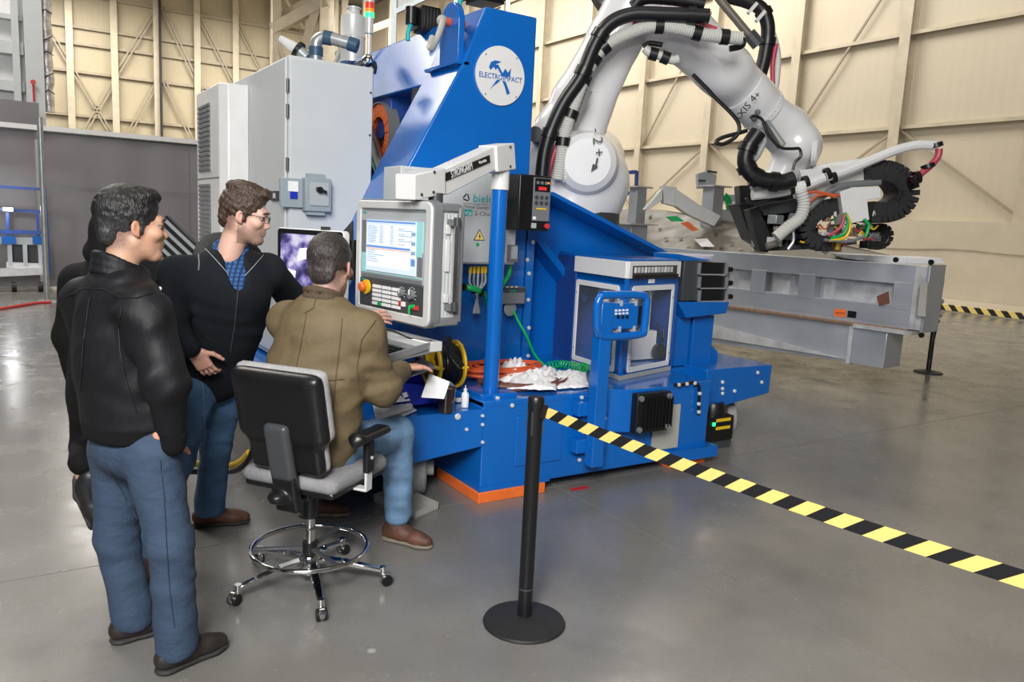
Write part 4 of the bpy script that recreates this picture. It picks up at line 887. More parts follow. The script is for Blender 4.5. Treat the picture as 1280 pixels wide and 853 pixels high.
MB().prism([p+ez*(ztop-.17) for p in foot],(0,0,.06)).build('top_frame','blue',t)
for A,B,px in ((P0,P1,((722,349),(775,357),(768,465),(715,450))),(P1,P2,((790,357),(843,356),(834,458),(783,465)))):
    d=B-A; L=np.linalg.norm(d); d/=L; n=np.cross(d,ez); n=n if n@FH<0 else -n
    def hit(x,y):
        r=ray(x,y); k=((A-CAM)@n)/(r@n); q=CAM+r*k; return (q-A)@d,q[2]
    W4=[hit(*q) for q in px]; xa=(W4[0][0]+W4[3][0])/2; xb=(W4[1][0]+W4[2][0])/2; za=(W4[2][1]+W4[3][1])/2; zc=(W4[0][1]+W4[1][1])/2
    f_=lambda:MB().frame(A,d,-n,ez)
    f_().bx(0,xa,0,.02,zb+.035,ztop).build('wall_panel','blue',t); f_().bx(xb,L,0,.02,zb+.035,ztop).build('wall_panel','blue',t); f_().bx(xa,xb,0,.02,zc,ztop).build('wall_panel','blue',t); f_().bx(xa,xb,0,.02,zb+.035,za).build('wall_panel','blue',t)
    o=[(x,z) for x,z in rr(xa,xb,za,zc,.02)]; i_=[(x,z) for x,z in rr(xa+.035,xb-.035,za+.04,zc-.04,.004)]
    ring(f_,o,i_,-.010,0,'window_frame','white',t,.003)
    f_().bx(xa+.03,xb-.03,.004,.009,za+.03,zc-.03).build('window_pane','glass',t)
    f_().bx(-.01,L+.0,-.02,.02,ztop-.125,ztop-.005).build('roof_band','white',t,bevel=.003)
    for x,z in ((xa+.017,za+.1),(xa+.017,zc-.1),(xb-.017,za+.1),(xb-.017,zc-.1)): f_().bx(x-.004,x+.004,-.013,-.010,z-.004,z+.004).build('screw','dgrey',t)
f_=lambda:MB().frame(P1,nrm(P2-P1),np.cross(ez,nrm(P2-P1)),ez)
f_().bx(.03,.64,-.022,-.019,ztop-.125,ztop-.07+.035).build('display_recess','dgrey',t); f_().bx(.05,.66,-.026,-.02,ztop-.125,ztop-.10).build('black_bar','black',t)
for i in range(12): f_().bx(.05+i*.045,.08+i*.045,-.024,-.018,ztop-.085,ztop-.045).build('reflector','silver' if i%3 else 'paper',t)
f_().bx(.28,.36,-.004,0,ztop-.165,ztop-.135).build('label_plate','paper',t)
# booth interior: back walls and instruments
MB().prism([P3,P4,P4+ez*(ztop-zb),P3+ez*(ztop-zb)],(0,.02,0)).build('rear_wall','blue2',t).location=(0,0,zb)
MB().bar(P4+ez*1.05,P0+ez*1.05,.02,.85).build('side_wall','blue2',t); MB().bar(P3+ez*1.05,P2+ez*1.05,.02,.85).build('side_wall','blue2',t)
c=(P1+P2)/2+np.array([.13,.17,0])
MB().bx(c[0]-.18,c[0]+.06,c[1]-.05,c[1]+.1,.73,.95).build('instrument_box','paper',t,bevel=.005)
for i,(dx,dy,r,z1) in enumerate(((-.14,0,.02,1.4),(-.08,.02,.012,1.4),(0,0,.018,1.4),(.05,.05,.012,1.3),(-.3,.15,.03,1.42),(-.34,.05,.012,1.35))): MB().cyl((c[0]+dx,c[1]+dy,.8),(c[0]+dx,c[1]+dy,z1),r).build('instrument_rod','silver' if i%2==0 else 'dgrey',t)
MB().bx(c[0]-.33,c[0]-.2,c[1]+.1,c[1]+.22,1.2,1.4).build('instrument_head','lgrey',t,bevel=.005); MB().bx(c[0]-.06,c[0]+.1,c[1]+.05,c[1]+.2,1.22,1.40).build('instrument_head','lgrey',t,bevel=.005)
MB().lathe([(0,0),(.06,0),(.06,.03),(0,.03)],(c[0]+.03,c[1]-.1,.8),(0,-1,0)).build('dial','dgrey',t)
MB().tube([(c[0]+.1,c[1],1.0),(c[0]+.1,c[1]-.05,.9),(c[0]+.16,c[1]-.02,.88),(c[0]+.17,c[1],.95)],.008,8,sub=4).build('wire','black',t)
# bracket behind booth left: flat grey door edge right
MB().bar(P2+np.array([.05,.1,1.30]),P2+np.array([.05,.1,.85]),.03,.10).build('side_flange','blue',t)
# ================= HANDLE POST =================
yh=3.84
a=pY(745,378,yh); zt_=a[2]; 
t=thing('handle_post','blue square post with rounded tubular handle loop in front of the window booth','handle',(3.17,yh,.15))
MB().bx(3.12,3.215,yh-.04,yh+.04,.17,zt_).build('post','blue',t,bevel=.005); 
for z in (.25,.5): MB().bx(3.05,3.3,3.88,3.95,z,z+.09).build('mount_block','blue',t,bevel=.004)
for x,y in ((756,502),(755,523)): bolt(pY(x,y,3.9),(0,-1,0),.018,parent=t)
LP=[(752,369),(800,369),(808,374),(808,382),(805,410),(800,418),(757,421),(748,414),(746,404),(747,380)]
yy=yh-.03; pts=[pY(x,y,yy) for x,y in LP]; pts.append(pts[0]); sm=smooth(pts,5); MB().tube(sm,.026,14).build('handle_loop','blue',t)
a=pY(753,379,yh); b=pY(793,410,yh); MB().bx(a[0],b[0],yh-.03,yh+.03,b[2],a[2]).build('switch_box','blue',t,bevel=.005)
for z in (a[2]-.0,b[2]+.0): 
    for x in (a[0]+.12,b[0]-.04): MB().bx(x,x+.022,yh-.033,yh+.03,z-.018,z+.018).build('clip','lgrey',t)
for i in range(3): q=pY(772+i*5.5,396,yh-.03); MB().cyl(q,q+np.array([0,-.012,0]),.010,n=12).build('selector','black',t)
mb=MB(); 
for r in range(2):
    for i in range(4): q=pY(768.5+i*4.6,388+r*4-i*.2,yh-.031); mb.bx(q[0],q[0]+.02,yh-.0325,yh-.031,q[2]-.008,q[2]+.004)
mb.build('printed_labels','wtext',t)
MB().bx(b[0]+.005,b[0]+.035,yh-.02,yh+.02,b[2]+.02,a[2]-.02).build('black_insert','black',t)
# ================= FAN BOX =================
a=pY(793,492,3.84); b=pY(831,536,3.84)
t=thing('fan_box','square black finned fan box on the lower front of the blue base','fan',((a[0]+b[0])/2,3.84,b[2])); ff=lambda:MB().frame((a[0],3.80,b[2]),nrm((1,.0,0)),(0,1,0),ez); w_=b[0]-a[0]; h_=a[2]-b[2]
ff().bx(0,w_,0,.10,0,h_).build('frame','black',t,bevel=.008)
for i in range(9): ff().bx(.06+i*.03,.068+i*.03,-.02,0,.03,h_-.03).build('fin','black',t)
for x in (.025,w_-.025):
    for z in (.03,h_-.03): MB().cyl((a[0]+x,3.80,b[2]+z),(a[0]+x,3.785,b[2]+z),.02,n=14).build('corner_bolt','mgrey',t)
mb=MB(); mb.prism([(a[0]-.18,3.95,b[2]+.0),(a[0]-.02,3.86,b[2]),(b[0]+.03,3.86,b[2]),(b[0]+.1,3.95,b[2])],(0,0,h_+.02)); mb.build('mount_housing','blue',m,bevel=.006)
a=pY(824,508,3.955); b=pY(838,560,3.955); tag(MB().bx(a[0]-.05,b[0]+.06,3.945,3.955,b[2],a[2]).build('grey_plate','tray'),'bare grey rectangular plate on the blue base right of the fan box','plate')
t=thing('cable_track','black clipped cable bending down on the right end of the base front','cable',pY(873,520,3.93)); MB().tube([pY(x,y,3.94) for x,y in ((843,481),(852,481),(865,478),(872,481),(874,488),(873,518))],.012,8,sub=4).build('cable_body','black',t)
for x,y in ((848,481),(858,480),(868,479),(874,492),(873,505),(873,515)): q=pY(x,y,3.935); MB().bx(q[0]-.012,q[0]+.012,3.92,3.94,q[2]-.012,q[2]+.012).build('cable_clip','silver',t,bevel=.004)
# ================= WHEELS, SCANNER =================
def wheel(lab,c,r,wd,ax,traypx):
    t=thing('wheel_truck',lab,'wheel',(c[0],c[1],.012)); c=np.array([c[0],c[1],r+.015]); ax=nrm(ax)
    for s in (-.5,.5):
        q=c+ax*s*wd*1.05-ax*wd*.48; MB().lathe([(0,0),(r*.9,0),(r,.012),(r,wd*.9-.012),(r*.9,wd*.9),(0,wd*.9)],q,ax,40).build('tyre','wheel',t)
    MB().lathe([(r*.94,0),(r*.94,.02)],c-ax*.01,ax,40).build('copper_band','bcable',t); MB().cyl(c-ax*wd*1.3,c+ax*wd*1.3,r*.3).build('axle','tray',t); MB().bar(c+ez*r*.2,c+ez*(r*1.5),.18,.10).build('fork','tray',t)
    P=[pZ(x,y,.05) for x,y in traypx]; MB().prism([p*np.array([1,1,0]) for p in P],(0,0,.012)).build('drip_tray','tray',t)
    for i in range(4): a_,b_=P[i].copy(),P[(i+1)%4].copy(); a_[2]=b_[2]=.0; MB().prism([a_,b_,b_+ez*.05,a_+ez*.05],nrm(np.cross(b_-a_,ez))*-.004).build('tray_side','tray',t)
wheel('grey wheel in a beige tray under the left platform behind the seated man foot',(2.03,4.28),.165,.13,(.9,-.42,0),[(467,618),(520,640),(548,628),(500,606)])
wheel('grey wheel in a beige tray under the right platform beside the scanner',(5.05,4.48),.155,.10,(.9,-.42,0),[(876,553),(895,552),(915,541),(900,535)])
P=pZ(880,552); t=thing('laser_scanner','black safety scanner with yellow stickers and green light beside the right wheel','scanner',(4.75,4.38,.03))
MB().bx(4.42,4.88,4.18,4.40,.07,.27).build('housing','black',t,bevel=.01); MB().lathe([(.10,0),(.10,.09),(.085,.12),(.0,.12)],(4.74,4.29,.25)).build('scanner_head','black',t); MB().bx(4.45,4.88,4.2,4.38,.0,.07).build('foot','dgrey',t)
for z in (.245,.18): MB().bx(4.67,4.83,4.172,4.178,z-.012,z+.012).build('yellow_sticker','yplast',t)
q=pY(893,531,4.17); MB().bx(q[0]-.014,q[0]+.014,4.170,4.178,q[2]-.014,q[2]+.014).build('green_light','ledg',t); q=pY(870,546,4.17); MB().bx(q[0]-.01,q[0]+.01,4.17,4.178,q[2]-.008,q[2]+.008).build('yellow_light','yplast',t)
# ================= DRIVE STACK =================
yd=4.45; 
t=thing('drive_stack','stack of three black linear drives with silver bars right of the window booth','drive unit',(4.75,yd,1.15))
for k,(ya1,yb1) in enumerate(((328,343),(345,360),(362,376))):
    a=pY(876,ya1,yd); b=pY(908,yb1,yd); MB().bx(a[0],b[0],yd,yd+.25,b[2],a[2]).build('drive_housing','black',t,bevel=.005); MB().bx(a[0],b[0],yd-.008,yd,b[2]-.008,b[2]+.002).build('silver_bar','alu',t)
    for x in (873,907): q=pY(x,ya1+8,yd); MB().bx(q[0]-.009,q[0]+.009,yd-.02,yd,q[2]-.045,q[2]+.045).build('end_bracket','galv',t)
    q=pY(912,ya1+9,yd+.05); MB().cyl(q-np.array([.04,0,0]),q+np.array([.02,0,0]),.022).build('plug','black',t)
a=pY(856,326,yd); b=pY(872,376,yd); MB().bx(a[0],b[0],yd+.0,yd+.3,b[2],a[2]).build('side_plate','dgrey',t,bevel=.004); MB().prism([pY(850,318,yd),pY(893,318,yd+.2),pY(886,326,yd),pY(850,326,yd)],(0,.3,0)).build('blue_cover','blue',t)
t2=thing('drive_bracket','blue shelf bracket and post carrying the drive stack on the right platform','bracket',(4.85,4.6,.645))
MB().prism([pY(848,378,4.4),pY(912,378,4.4),pY(908,392,4.4),pY(858,398,4.4)],(0,.4,0)).build('shelf','blue',t2,bevel=.006); a=pY(868,395,4.5); b=pY(890,455,4.5); MB().bx(a[0],b[0]-.02,4.5,4.62,.64,a[2]).build('post','blue',t2,bevel=.006); MB().prism([pY(888,430,4.55),pY(897,440,4.55),pY(897,453,4.55),pY(884,457,4.55)],(0,.03,0)).build('gusset','blue',t2); MB().bx(4.4,4.62,4.5,4.9,.64,1.2).build('rear_plate','blue',t2)
# ================= ALUMINIUM JIG =================
n0=pH(1146,332,8.3); aj=math.radians(96.7); dj=np.array([math.cos(aj),math.sin(aj),0]); nj=np.array([math.sin(aj),-math.cos(aj),0]) # nj away to the right
if nj[0]<0: nj=-nj
zt=1.48; zb=.35
O=np.array([n0[0],n0[1],0])
t=thing('wing_jig','long welded aluminium box jig with open side cells and sloped underside','jig',O+dj*3)
jf=lambda:MB().frame(O,dj,nj,ez)   # x along, y to the right/back, z up
def onj(x,y):
    r=ray(x,y); k=((O-CAM)@nj)/(r@nj); q=CAM+r*k; return (q-O)@dj,q[2]
Lj=6.2
jf().bx(-.05,Lj,0,.45,1.27,zt).build('top_beam','alu',t,bevel=.004)
jf().bx(.0,Lj,0,.12,.84,1.03).build('lower_beam','alu',t,bevel=.004)
jf().bx(0,Lj,.12,.14,.84,1.3).build('inner_web','alu2',t)
for xa,xb in ((-.0,.0),): pass
for x0p,x1p in ((1116,1146),(997,1017),(937,955),(885,903)):
    xa=onj(x1p,370)[0]; xb=onj(x0p,370)[0]; jf().bx(max(xa,0),xb,-.004,.1,1.0,1.29).build('cell_block','alu',t,bevel=.003)
for x0p,x1p in ((1025,1033),(960,982),(906,912)):
    xa=onj(x1p,370)[0]; xb=onj(x0p,370)[0]; jf().bx(xa,xb,.07,.13,1.0,1.29).build('weld_plate','alu2',t)
jf().bx(0,Lj,-.03,.16,.775,.80).build('copper_bar','copper',t); jf().bx(.0,Lj,-.015,.14,.755,.775).build('copper_bar','copper',t); jf().bx(0,Lj,0,.16,.80,.84).build('slot_bar','alu',t); jf().bx(-.05,.6,-.035,.16,.74,.785).build('steel_slide','alu2',t)
jf().prism([(.25,0.02,.35),(Lj,.02,.15),(Lj,.02,.76),(.25,.02,.76)],(0,.42,0)).build('lower_box','alu',t,bevel=.004)
jf().bx(.22,.60,0.0,.40,.33,.75).build('lower_end_block','alu',t,bevel=.006); jf().bx(.60,.65,-.005,.4,.32,.75).build('weld_plate','alu2',t)
jf().prism([(.65,.0,.37),(3.2,.0,.34),(3.2,.0,.56),(2.2,.0,.50)],(0,-.02,0)).build('gusset_plate','alu2',t)
jf().bx(-.12,-.05,.0,.36,.80,zt).build('end_frame','alu2',t,bevel=.004); jf().bx(-.15,-.12,-.02,.36,.78,1.5).build('end_plate','alu',t,bevel=.004)
jf().bx(.9,7.2,.45,3.0,1.12,1.25).build('rear_table','alu',t)
for xx in (4.4,6.5): jf().bx(xx,xx+.15,2.4,2.55,0,1.12).build('support_leg','dgrey',t)
jf().bx(-.05,0,-.012,.3,.80,1.47).build('weld_plate','alu2',t)
for x,z in ((1.49,-.2),(1.49,.25),(.83,-.2)):
    q=O+dj*z*1.0-nj*.02+ez*x; 
for x,y in ((1122,325),(1166,328),(1154,419)):
    a,b=onj(x,y); q=O+dj*a+ez*b-nj*.03; MB().lathe([(0,0),(.028,0),(.028,.02),(0,.02)],q,-nj,16).build('black_cap','black',t)
a,b=onj(1045,391); jf().bx(a-.12,a+.02,-.004,0,b-.04,b+.045).build('orange_tag','orange',t); jf().bx(a-.24,a-.14,-.004,0,b-.035,b+.04).build('black_tag','black',t); text('NOTICE',O+dj*(a-.05)+ez*b-nj*.006,-dj,ez,.03,'bcable',t)
a,b=onj(1108,372); jf().prism([(a-.05,-.01,b-.06),(a+.06,-.01,b-.1),(a+.1,-.01,b+.0),(a-.02,-.01,b+.07)],(0,-.01,0)).build('cardboard_tag','bcable',t)
a,b=onj(1163,375); jf().prism([(a-.02,-.1,b-.17),(a+.06,-.1,b-.17),(a+.07,-.1,b+.17),(a,-.1,b+.19)],(0,-.02,0)).build('cardboard_tag','tray',t)
for i,z in enumerate((1.38,1.1,1.02,.95,.88)): q=O+dj*-.10+nj*(.36)+ez*z; MB().cyl(q,q+nj*(.08+.04*(i%2)),.03 if i else .015,n=12).build('hydraulic_fitting','galv' if i%2 else 'dgrey',t)
for z in (1.44,.9): MB().tube([O-dj*.1+ez*z+nj*.36,O-dj*.1+ez*(z-.1)+nj*.44,O-dj*.1+ez*(z-.35)+nj*.38],.01,6,sub=4).build('thin_hose','black',t)
for i in range(2):
    q=O+dj*(4.4+1.4*i)+nj*.25; MB().bx(q[0]-.06,q[0]+.06,q[1]-.06,q[1]+.06,0,.4).build('support_leg','dgrey',t)
# tilted top plate with holes, brackets behind
t=thing('contour_plate','tilted dark steel plate with rows of holes above the aluminium jig','plate',O+dj*2.5+ez*zt)
A_=O+dj*.1+nj*.30+ez*(zt+.005); 
Pp=[O+dj*.6+nj*.28+ez*zt, O+dj*5.4+nj*.05+ez*zt, O+dj*6.4+nj*1.1+ez*2.02, O+dj*4.6+nj*1.3+ez*2.04, O+dj*2.6+nj*1.3+ez*1.82, O+dj*.9+nj*1.3+ez*1.55]
MB().prism(Pp,(0,0,-.03)).build('plate_body','steel',t,bevel=.003)
MB().prism([O+dj*5.4+nj*.05+ez*zt,O+dj*5.4+nj*.05+ez*1.3,O+dj*6.4+nj*1.1+ez*1.3,O+dj*6.4+nj*1.1+ez*2.0],(.02,0,0)).build('plate_web','alu2',t)
pn_=nrm(np.cross(Pp[1]-Pp[0],Pp[3]-Pp[0])); pn_=pn_ if pn_[2]>0 else -pn_
def onp(x,y):
    r=ray(x,y); k=((Pp[0]-CAM)@pn_)/(r@pn_); return CAM+r*k
for x,y in ((772,268),(793,269),(813,270),(825,286),(833,298),(851,297),(861,309),(872,298),(881,310),(895,293),(902,311),(915,303),(925,312),(942,313),(940,303)):
    q=onp(x,y); MB().lathe([(0,.004),(.03,.004),(.032,0)],q+pn_*.002,pn_,12).build('bolt_hole','black',t)
tag(MB().prism([onp(868,300),onp(884,299),onp(893,309),onp(877,309)],pn_*.01).build('white_wipe','paper'),'folded white cloth lying on the dark contour plate','cloth'); tag(MB().prism([onp(941,306),onp(955,307),onp(957,312),onp(946,311)],pn_*.01).build('white_wipe','paper'),'small white cloth lying beside the robot tool tip on the plate','cloth')
for (lab,pts,hw,mm) in (('green strip',((832,271),(846,270),(856,277),(840,277)),0,'green'),('orange strip',((851,279),(860,277),(874,288),(866,289)),0,'orange')):
    tag(MB().prism([pH(x,y,10.9) for x,y in pts],FH*.03).build('painted_strip',mm),lab+' lying at the foot of the white slanted bracket','strip')
def chan(name,lab,cat,quads,h,mm='alu2',dep=.18):
    t=thing(name,lab,cat,pH(quads[0][0][0],quads[0][0][1],h))
    for q in quads: MB().prism([pH(x,y,h) for x,y in q],FH*dep).build('plate','alu2' if mm is None else mm,t,bevel=.004)
    return t
chan('slanted_bracket','white slanted channel bracket rising to a cap behind the contour plate','bracket',[((845,236),(874,256),(901,270),(893,283),(860,268),(843,256)),((828,232),(846,234),(845,258),(830,254)),((806,262),(828,236),(828,250),(812,262))],11.2,'white',.25)
chan('slanted_bracket','white flat topped slanted bracket at the left foot of the contour plate','bracket',[((741,250),(752,251),(776,281),(772,288),(765,280)),((738,251),(748,262),(770,286),(776,305),(760,298),(733,268))],11.3,'white',.2)
def tower(lab,cx,y0,y1,w,h):
    P=pH(cx,y1,h); t=thing('clamp_tower',lab,'tower',P,'square clamp towers on the jig'); s=w*h/976; z1=pH(cx,y0,h)[2]
    MB().bx(P[0]-s/2,P[0]+s/2,P[1]-s/2,P[1]+s/2,1.25,z1).build('tower_body','alu',t,bevel=.005); MB().bx(P[0]-s*.85,P[0]+s*.85,P[1]-s*.85,P[1]+s*.85,z1,z1+.02).build('cap_plate','alu2',t)
tower('square clamp tower with cap plate just above the blue pedestal',789,281,307,26,11.2); tower('pale square clamp tower far left behind the contour plate',796,235,262,15,12.3); tower('tall square clamp tower right of the slanted bracket',889,234,272,18,11.8); tower('small square clamp tower beside the green clamp',929,262,292,14,12.2)
tower('low clamp tower behind the robot tool',915,255,292,12,12.6)
t=thing('sensor_mount','small grey sensor block on top of the tall clamp tower','sensor',pH(882,234,11.8)); MB().prism([pH(x,y,11.8) for x,y in ((872,217),(882,214),(896,219),(894,234),(873,236))],FH*.15).build('block','lgrey',t,bevel=.01); MB().bar(pH(884,214,11.8),pH(896,216,11.8),.03,.03).build('arm','dgrey',t); MB().bar(pH(873,226,11.75),pH(882,226,11.75),.02,.03).build('slot','dgrey',t)
t=thing('green_clamp','green painted clamp jaw on a grey block behind the contour plate','clamp',pH(908,262,12)); MB().tube([pH(905,244,12),pH(910,250,12),pH(912,262,12)],.05,8,sub=3).build('jaw','green',t); MB().prism([pH(x,y,12) for x,y in ((899,262),(918,262),(917,300),(900,300))],FH*.15).build('block','lgrey',t,bevel=.01); MB().bar(pH(899,248,12.1),pH(928,248,12.1),.16,.10).build('cross_bar','lgrey',t)
t=thing('guard_panel','orange curved guard panel on the jig behind the robot tool','guard',pH(934,292,12)); MB().tube([pH(918,292,11.6),pH(930,289,11.5),pH(946,291,11.5)],.10,10,sub=3).build('guard_body','orange',t)
# far blue scaffold right
t=thing('scaffold_cart','blue railed platform cart far behind between robot base and beige wall','cart',pH(775,260,16))
for a,b in (((768,217),(796,215)),((750,241),(788,242)),((796,214),(795,240)),((760,222),(758,262)),((757,240),(757,270))): MB().bar(pH(*a,16),pH(*b,16),.07,.07).build('rail','blue2',t)
q=pH(752,262,16); MB().bar(q,(q[0],q[1],0),.12,.12).build('upright','blue2',t); MB().bar(pH(756,216,16),pH(752,262,16),.12,.12).build('upright','blue2',t); MB().prism([pH(x,y,16) for x,y in ((738,252),(760,252),(760,272),(738,272))],FH*.1).build('dark_box','dgrey',t)
tf=thing('white_fixture','low white fixture plate under the robot tool on the far jig end','fixture',pH(1080,322,8.6)); MB().prism([pH(x,y,8.9) for x,y in ((1058,318),(1105,320),(1138,322),(1178,323),(1182,330),(1120,330),(1070,325))],FH*.5).build('plate','paper',tf,bevel=.004)
# ================= ROBOT =================
hr=7.3
t=thing('robot_arm','large white six axis robot arm reaching over the jig from the blue pedestal','robot',pH(735,262,hr))
S=lambda px,h=hr: px*h/976
R3=lambda x,y,h=hr: pH(x,y,h)
# base and shoulder
prims=[RC(R3(712,262),R3(725,240),S(55),S(55),FH,1.0),RC(R3(730,205,7.1),R3(742,200,7.7),S(38),S(40)),RC(R3(690,235),R3(700,190),S(42),S(38),FH,1.3),RC(R3(750,225),R3(735,240),S(34),S(40))]
sdf('shoulder_casting',prims,.03,.12,'robot',t)
MB().lathe([(0,.14),(S(26),.14),(S(33),.10),(S(37),0),(S(37),-.3),(0,-.3)],R3(733,204,6.9),-FH,40).build('axis_two_cover','robot',t,bevel=.01)
MB().cyl(R3(722,262)-ez*.02,R3(722,262)-ez*.22,S(52)).build('base_ring','dgrey',t)
# lower arm: broad tapered casting
fl_=np.array(FH)
prims=[RC(R3(708,188),R3(727,130),S(42),S(37),fl_,1.5),RC(R3(727,130),R3(768,50),S(37),S(32),fl_,1.6),RC(R3(768,50),R3(812,-30),S(32),S(36),fl_,1.5),RC(R3(700,205),R3(705,170),S(40),S(40),fl_,1.5)]
sdf('lower_arm',prims,.03,.06,'robot',t)
# upper arm
hu=7.5
prims=[RC(R3(805,2,hu),R3(852,38,hu),S(42),S(34)),RC(R3(845,33,hu),R3(908,90,hu),S(35),S(33)),RC(R3(900,84,hu),R3(940,122,7.7),S(32),S(29))]
V=sdf('upper_arm',prims,.025,.05,'robot',t)
a=R3(934,118,7.65); b=R3(958,142,7.75); ax=nrm(b-a)
MB().lathe([(S(28),-.08),(S(30),-.08),(S(31),-.02),(S(31),.12),(S(29),.17),(S(29.5),.20),(S(29.5),.26),(S(27),.28),(0,.28)],a,ax,48).build('wrist_ring','robot',t)
for i in range(28):
    an=2*math.pi*i/28; s1=nrm(np.cross(ax,ez)); s2=np.cross(ax,s1); q=a+ax*.22+(s1*math.cos(an)+s2*math.sin(an))*S(29.3); MB().ball(q,.012,6).build('ring_bolt','silver',t)
prims=[RC(R3(952,138,7.75),R3(982,163,7.85),S(28),S(30)),RC(R3(982,163,7.85),R3(998,183,7.9),S(31),S(30)),RC(R3(998,180,7.8),R3(996,195,8.1),S(28),S(28)),RC(R3(992,190,7.9),R3(975,222,7.9),S(24),S(20))]
sdf('wrist_casting',prims,.025,.04,'robot',t)
MB().lathe([(0,.05),(S(16),.05),(S(18),0)],R3(1014,190,7.7)+0,nrm(RT*.8-FH*.3),24).build('wrist_cover','robot',t)
# axis text on upper arm
def surf(x,y,h,rad): return pH(x,y,h-rad)
exq=nrm(pH(938,132,7.28)-pH(925,152,7.28)); 
text('AXIS 4',pH(931,137,7.24),pH(943,128,7.26)-pH(924,152,7.30),-ax,.095,'ptext',t)
text('+',pH(947,119,7.3),(pH(943,128,7.26)-pH(924,152,7.3)),-ax,.09,'ptext',t)
text('- 2 +',pH(747,178,6.72),pH(749,196,6.72)-pH(746,160,6.72),RT,.12,'ptext',t)
MB().prism([pH(x,y,6.72) for x,y in ((748,198),(746,207),(748,208),(739,214),(741,205),(744,206),(746,197))],FH*.01).build('printed_arrow','ptext',t)
a0=pH(955,156,7.45); 
MB().prism([pH(x,y,7.42) for x,y in ((957,151),(962,150),(983,180),(977,185))],FH*.12).build('type_plate','pgrey',t); MB().prism([pH(x,y,7.40) for x,y in ((963,160),(965,159),(980,180),(977,182))],FH*.02).build('type_plate_strip','tray',t)
MB().cyl(pH(669,168,6.9),pH(669,168,7.2),S(9)).build('round_vent','dgrey',t)
# steel top plate at elbow + motor tail
MB().prism([pH(x,y,7.2) for x,y in ((775,-4),(815,1),(862,9),(862,-10),(775,-20))],FH*.3).build('elbow_plate','alu',t,bevel=.005)
MB().cyl(pH(765,-5,7.6),pH(750,10,7.6),.12).build('motor_tail','dgrey',t)
# small cable along the arm
mb=MB(); mb.tube([pH(x,y,7.15) for x,y in ((866,93),(885,112),(894,122),(921,150),(922,168),(905,180),(895,178),(903,172),(925,166),(934,163))],.018,8,sub=5); mb.build('loose_cable','black',t)
MB().tube([pH(x,y,7.3) for x,y in ((938,148),(942,145),(953,150),(960,168),(975,184),(990,186),(999,186),(1001,195),(994,203),(991,213))],.014,8,sub=5).build('wrist_cable','black',t)
for x,y in ((947,140),(943,149)): MB().ball(pH(x,y,7.42),.028,8).build('cable_plug','mgrey',t)
# hose package along lower arm (moves with the robot: parts)
def hz(nm,px,h,r,mm,sub=6,ribs=0,n=12): 
    h_=h if np.ndim(h) else [h]*len(px)
    return MB().tube(smooth([pH(x,y,q) for (x,y),q in zip(px,h_)],sub),r,n,ribs=ribs).build(nm,mm,t)
hz('black_hose',[(677,225),(681,190),(690,160),(705,128),(727,95),(744,55),(762,30),(790,18),(830,18),(886,20)],6.75,S(8),'hose',8)
hz('black_hose',[(792,8),(800,0),(815,-3),(850,0),(880,5)],6.8,S(7),'hose',8)
hz('white_hose',[(697,225),(702,195),(706,165),(722,120),(735,88),(752,62),(778,45),(815,33),(850,36),(885,44),(927,48)],6.8,S(7),'whose',8,.02)
hz('pink_hose',[(684,225),(690,200),(697,180),(703,160)],6.85,S(3),'pink'); hz('pink_hose',[(790,28),(830,26),(870,30),(895,38)],6.95,S(4),'pink')
hz('grey_hose',[(713,182),(720,195),(714,215),(704,228)],6.8,S(1.5),'lgrey')
hz('under_arm_hose',[(806,60),(812,66),(826,70),(840,75),(848,74)],7.0,S(5),'whose'); hz('under_arm_hose',[(804,58),(812,54),(828,56)],7.0,S(3),'hose')
def clampat(px,h,idx,r,parent=None,nm='hose_clamp',mm='black'):
    P=smooth([pH(x,y,h) for x,y in px],8); T=np.gradient(P,axis=0)
    for fr in idx:
        k=int(fr*(len(P)-1)); MB().lathe([(r*.9,-.035),(r*1.22,-.035),(r*1.22,.035),(r*.9,.035)],P[k],nrm(T[k]),16).build(nm,mm,parent or t)
bh=[(677,225),(681,190),(690,160),(705,128),(727,95),(744,55),(762,30),(790,18),(830,18),(886,20)]; wh=[(697,225),(702,195),(706,165),(722,120),(735,88),(752,62),(778,45),(815,33),(850,36),(885,44),(927,48)]
clampat(bh,6.75,(.2,.47,.60,.97),S(8)); clampat(wh,6.8,(.17,.25,.37,.46,.52,.73,.87,.95),S(7)); clampat([(806,60),(812,66),(826,70),(840,75),(848,74)],7.0,(.35,.6),S(6))
MB().bar(pH(713,155,6.85),pH(734,112,6.85),.05,.10).build('black_support','black',t)
MB().tube([pH(925,46,6.9),pH(929,52,6.9),pH(926,58,6.9),pH(912,61,6.9)],S(3.5),10,sub=3).build('hose_clamp','black',t)
# diagonal gas strut & right hose bundle
MB().tube([pH(890,-12,7.5),pH(940,48,7.5)],S(5),12).build('strut_tube','steel',t); MB().tube([pH(936,42,7.5),pH(948,56,7.5)],S(8),10).build('strut_end','dgrey',t)
hz('black_hose',[(905,-6),(935,2),(952,12),(960,35),(956,70),(948,100)],7.9,S(9),'hose',8); hz('black_hose',[(948,165),(935,185),(932,205),(945,222),(975,228),(992,224)],7.3,S(10),'hose',8)
hz('pink_hose',[(970,55),(966,80),(966,110)],7.9,S(3),'pink'); hz('clear_hose',[(962,30),(972,65),(971,100),(968,118)],8.0,S(4),'whose'); hz('clear_hose',[(958,170),(948,192),(938,205)],7.4,S(4),'lgrey')
clampat([(905,-6),(935,2),(952,12),(960,35),(956,70),(948,100)],7.9,(.45,.7),S(9)); clampat([(948,165),(935,185),(932,205),(945,222),(975,228),(992,224)],7.3,(.2,.45,.6,.75),S(10))
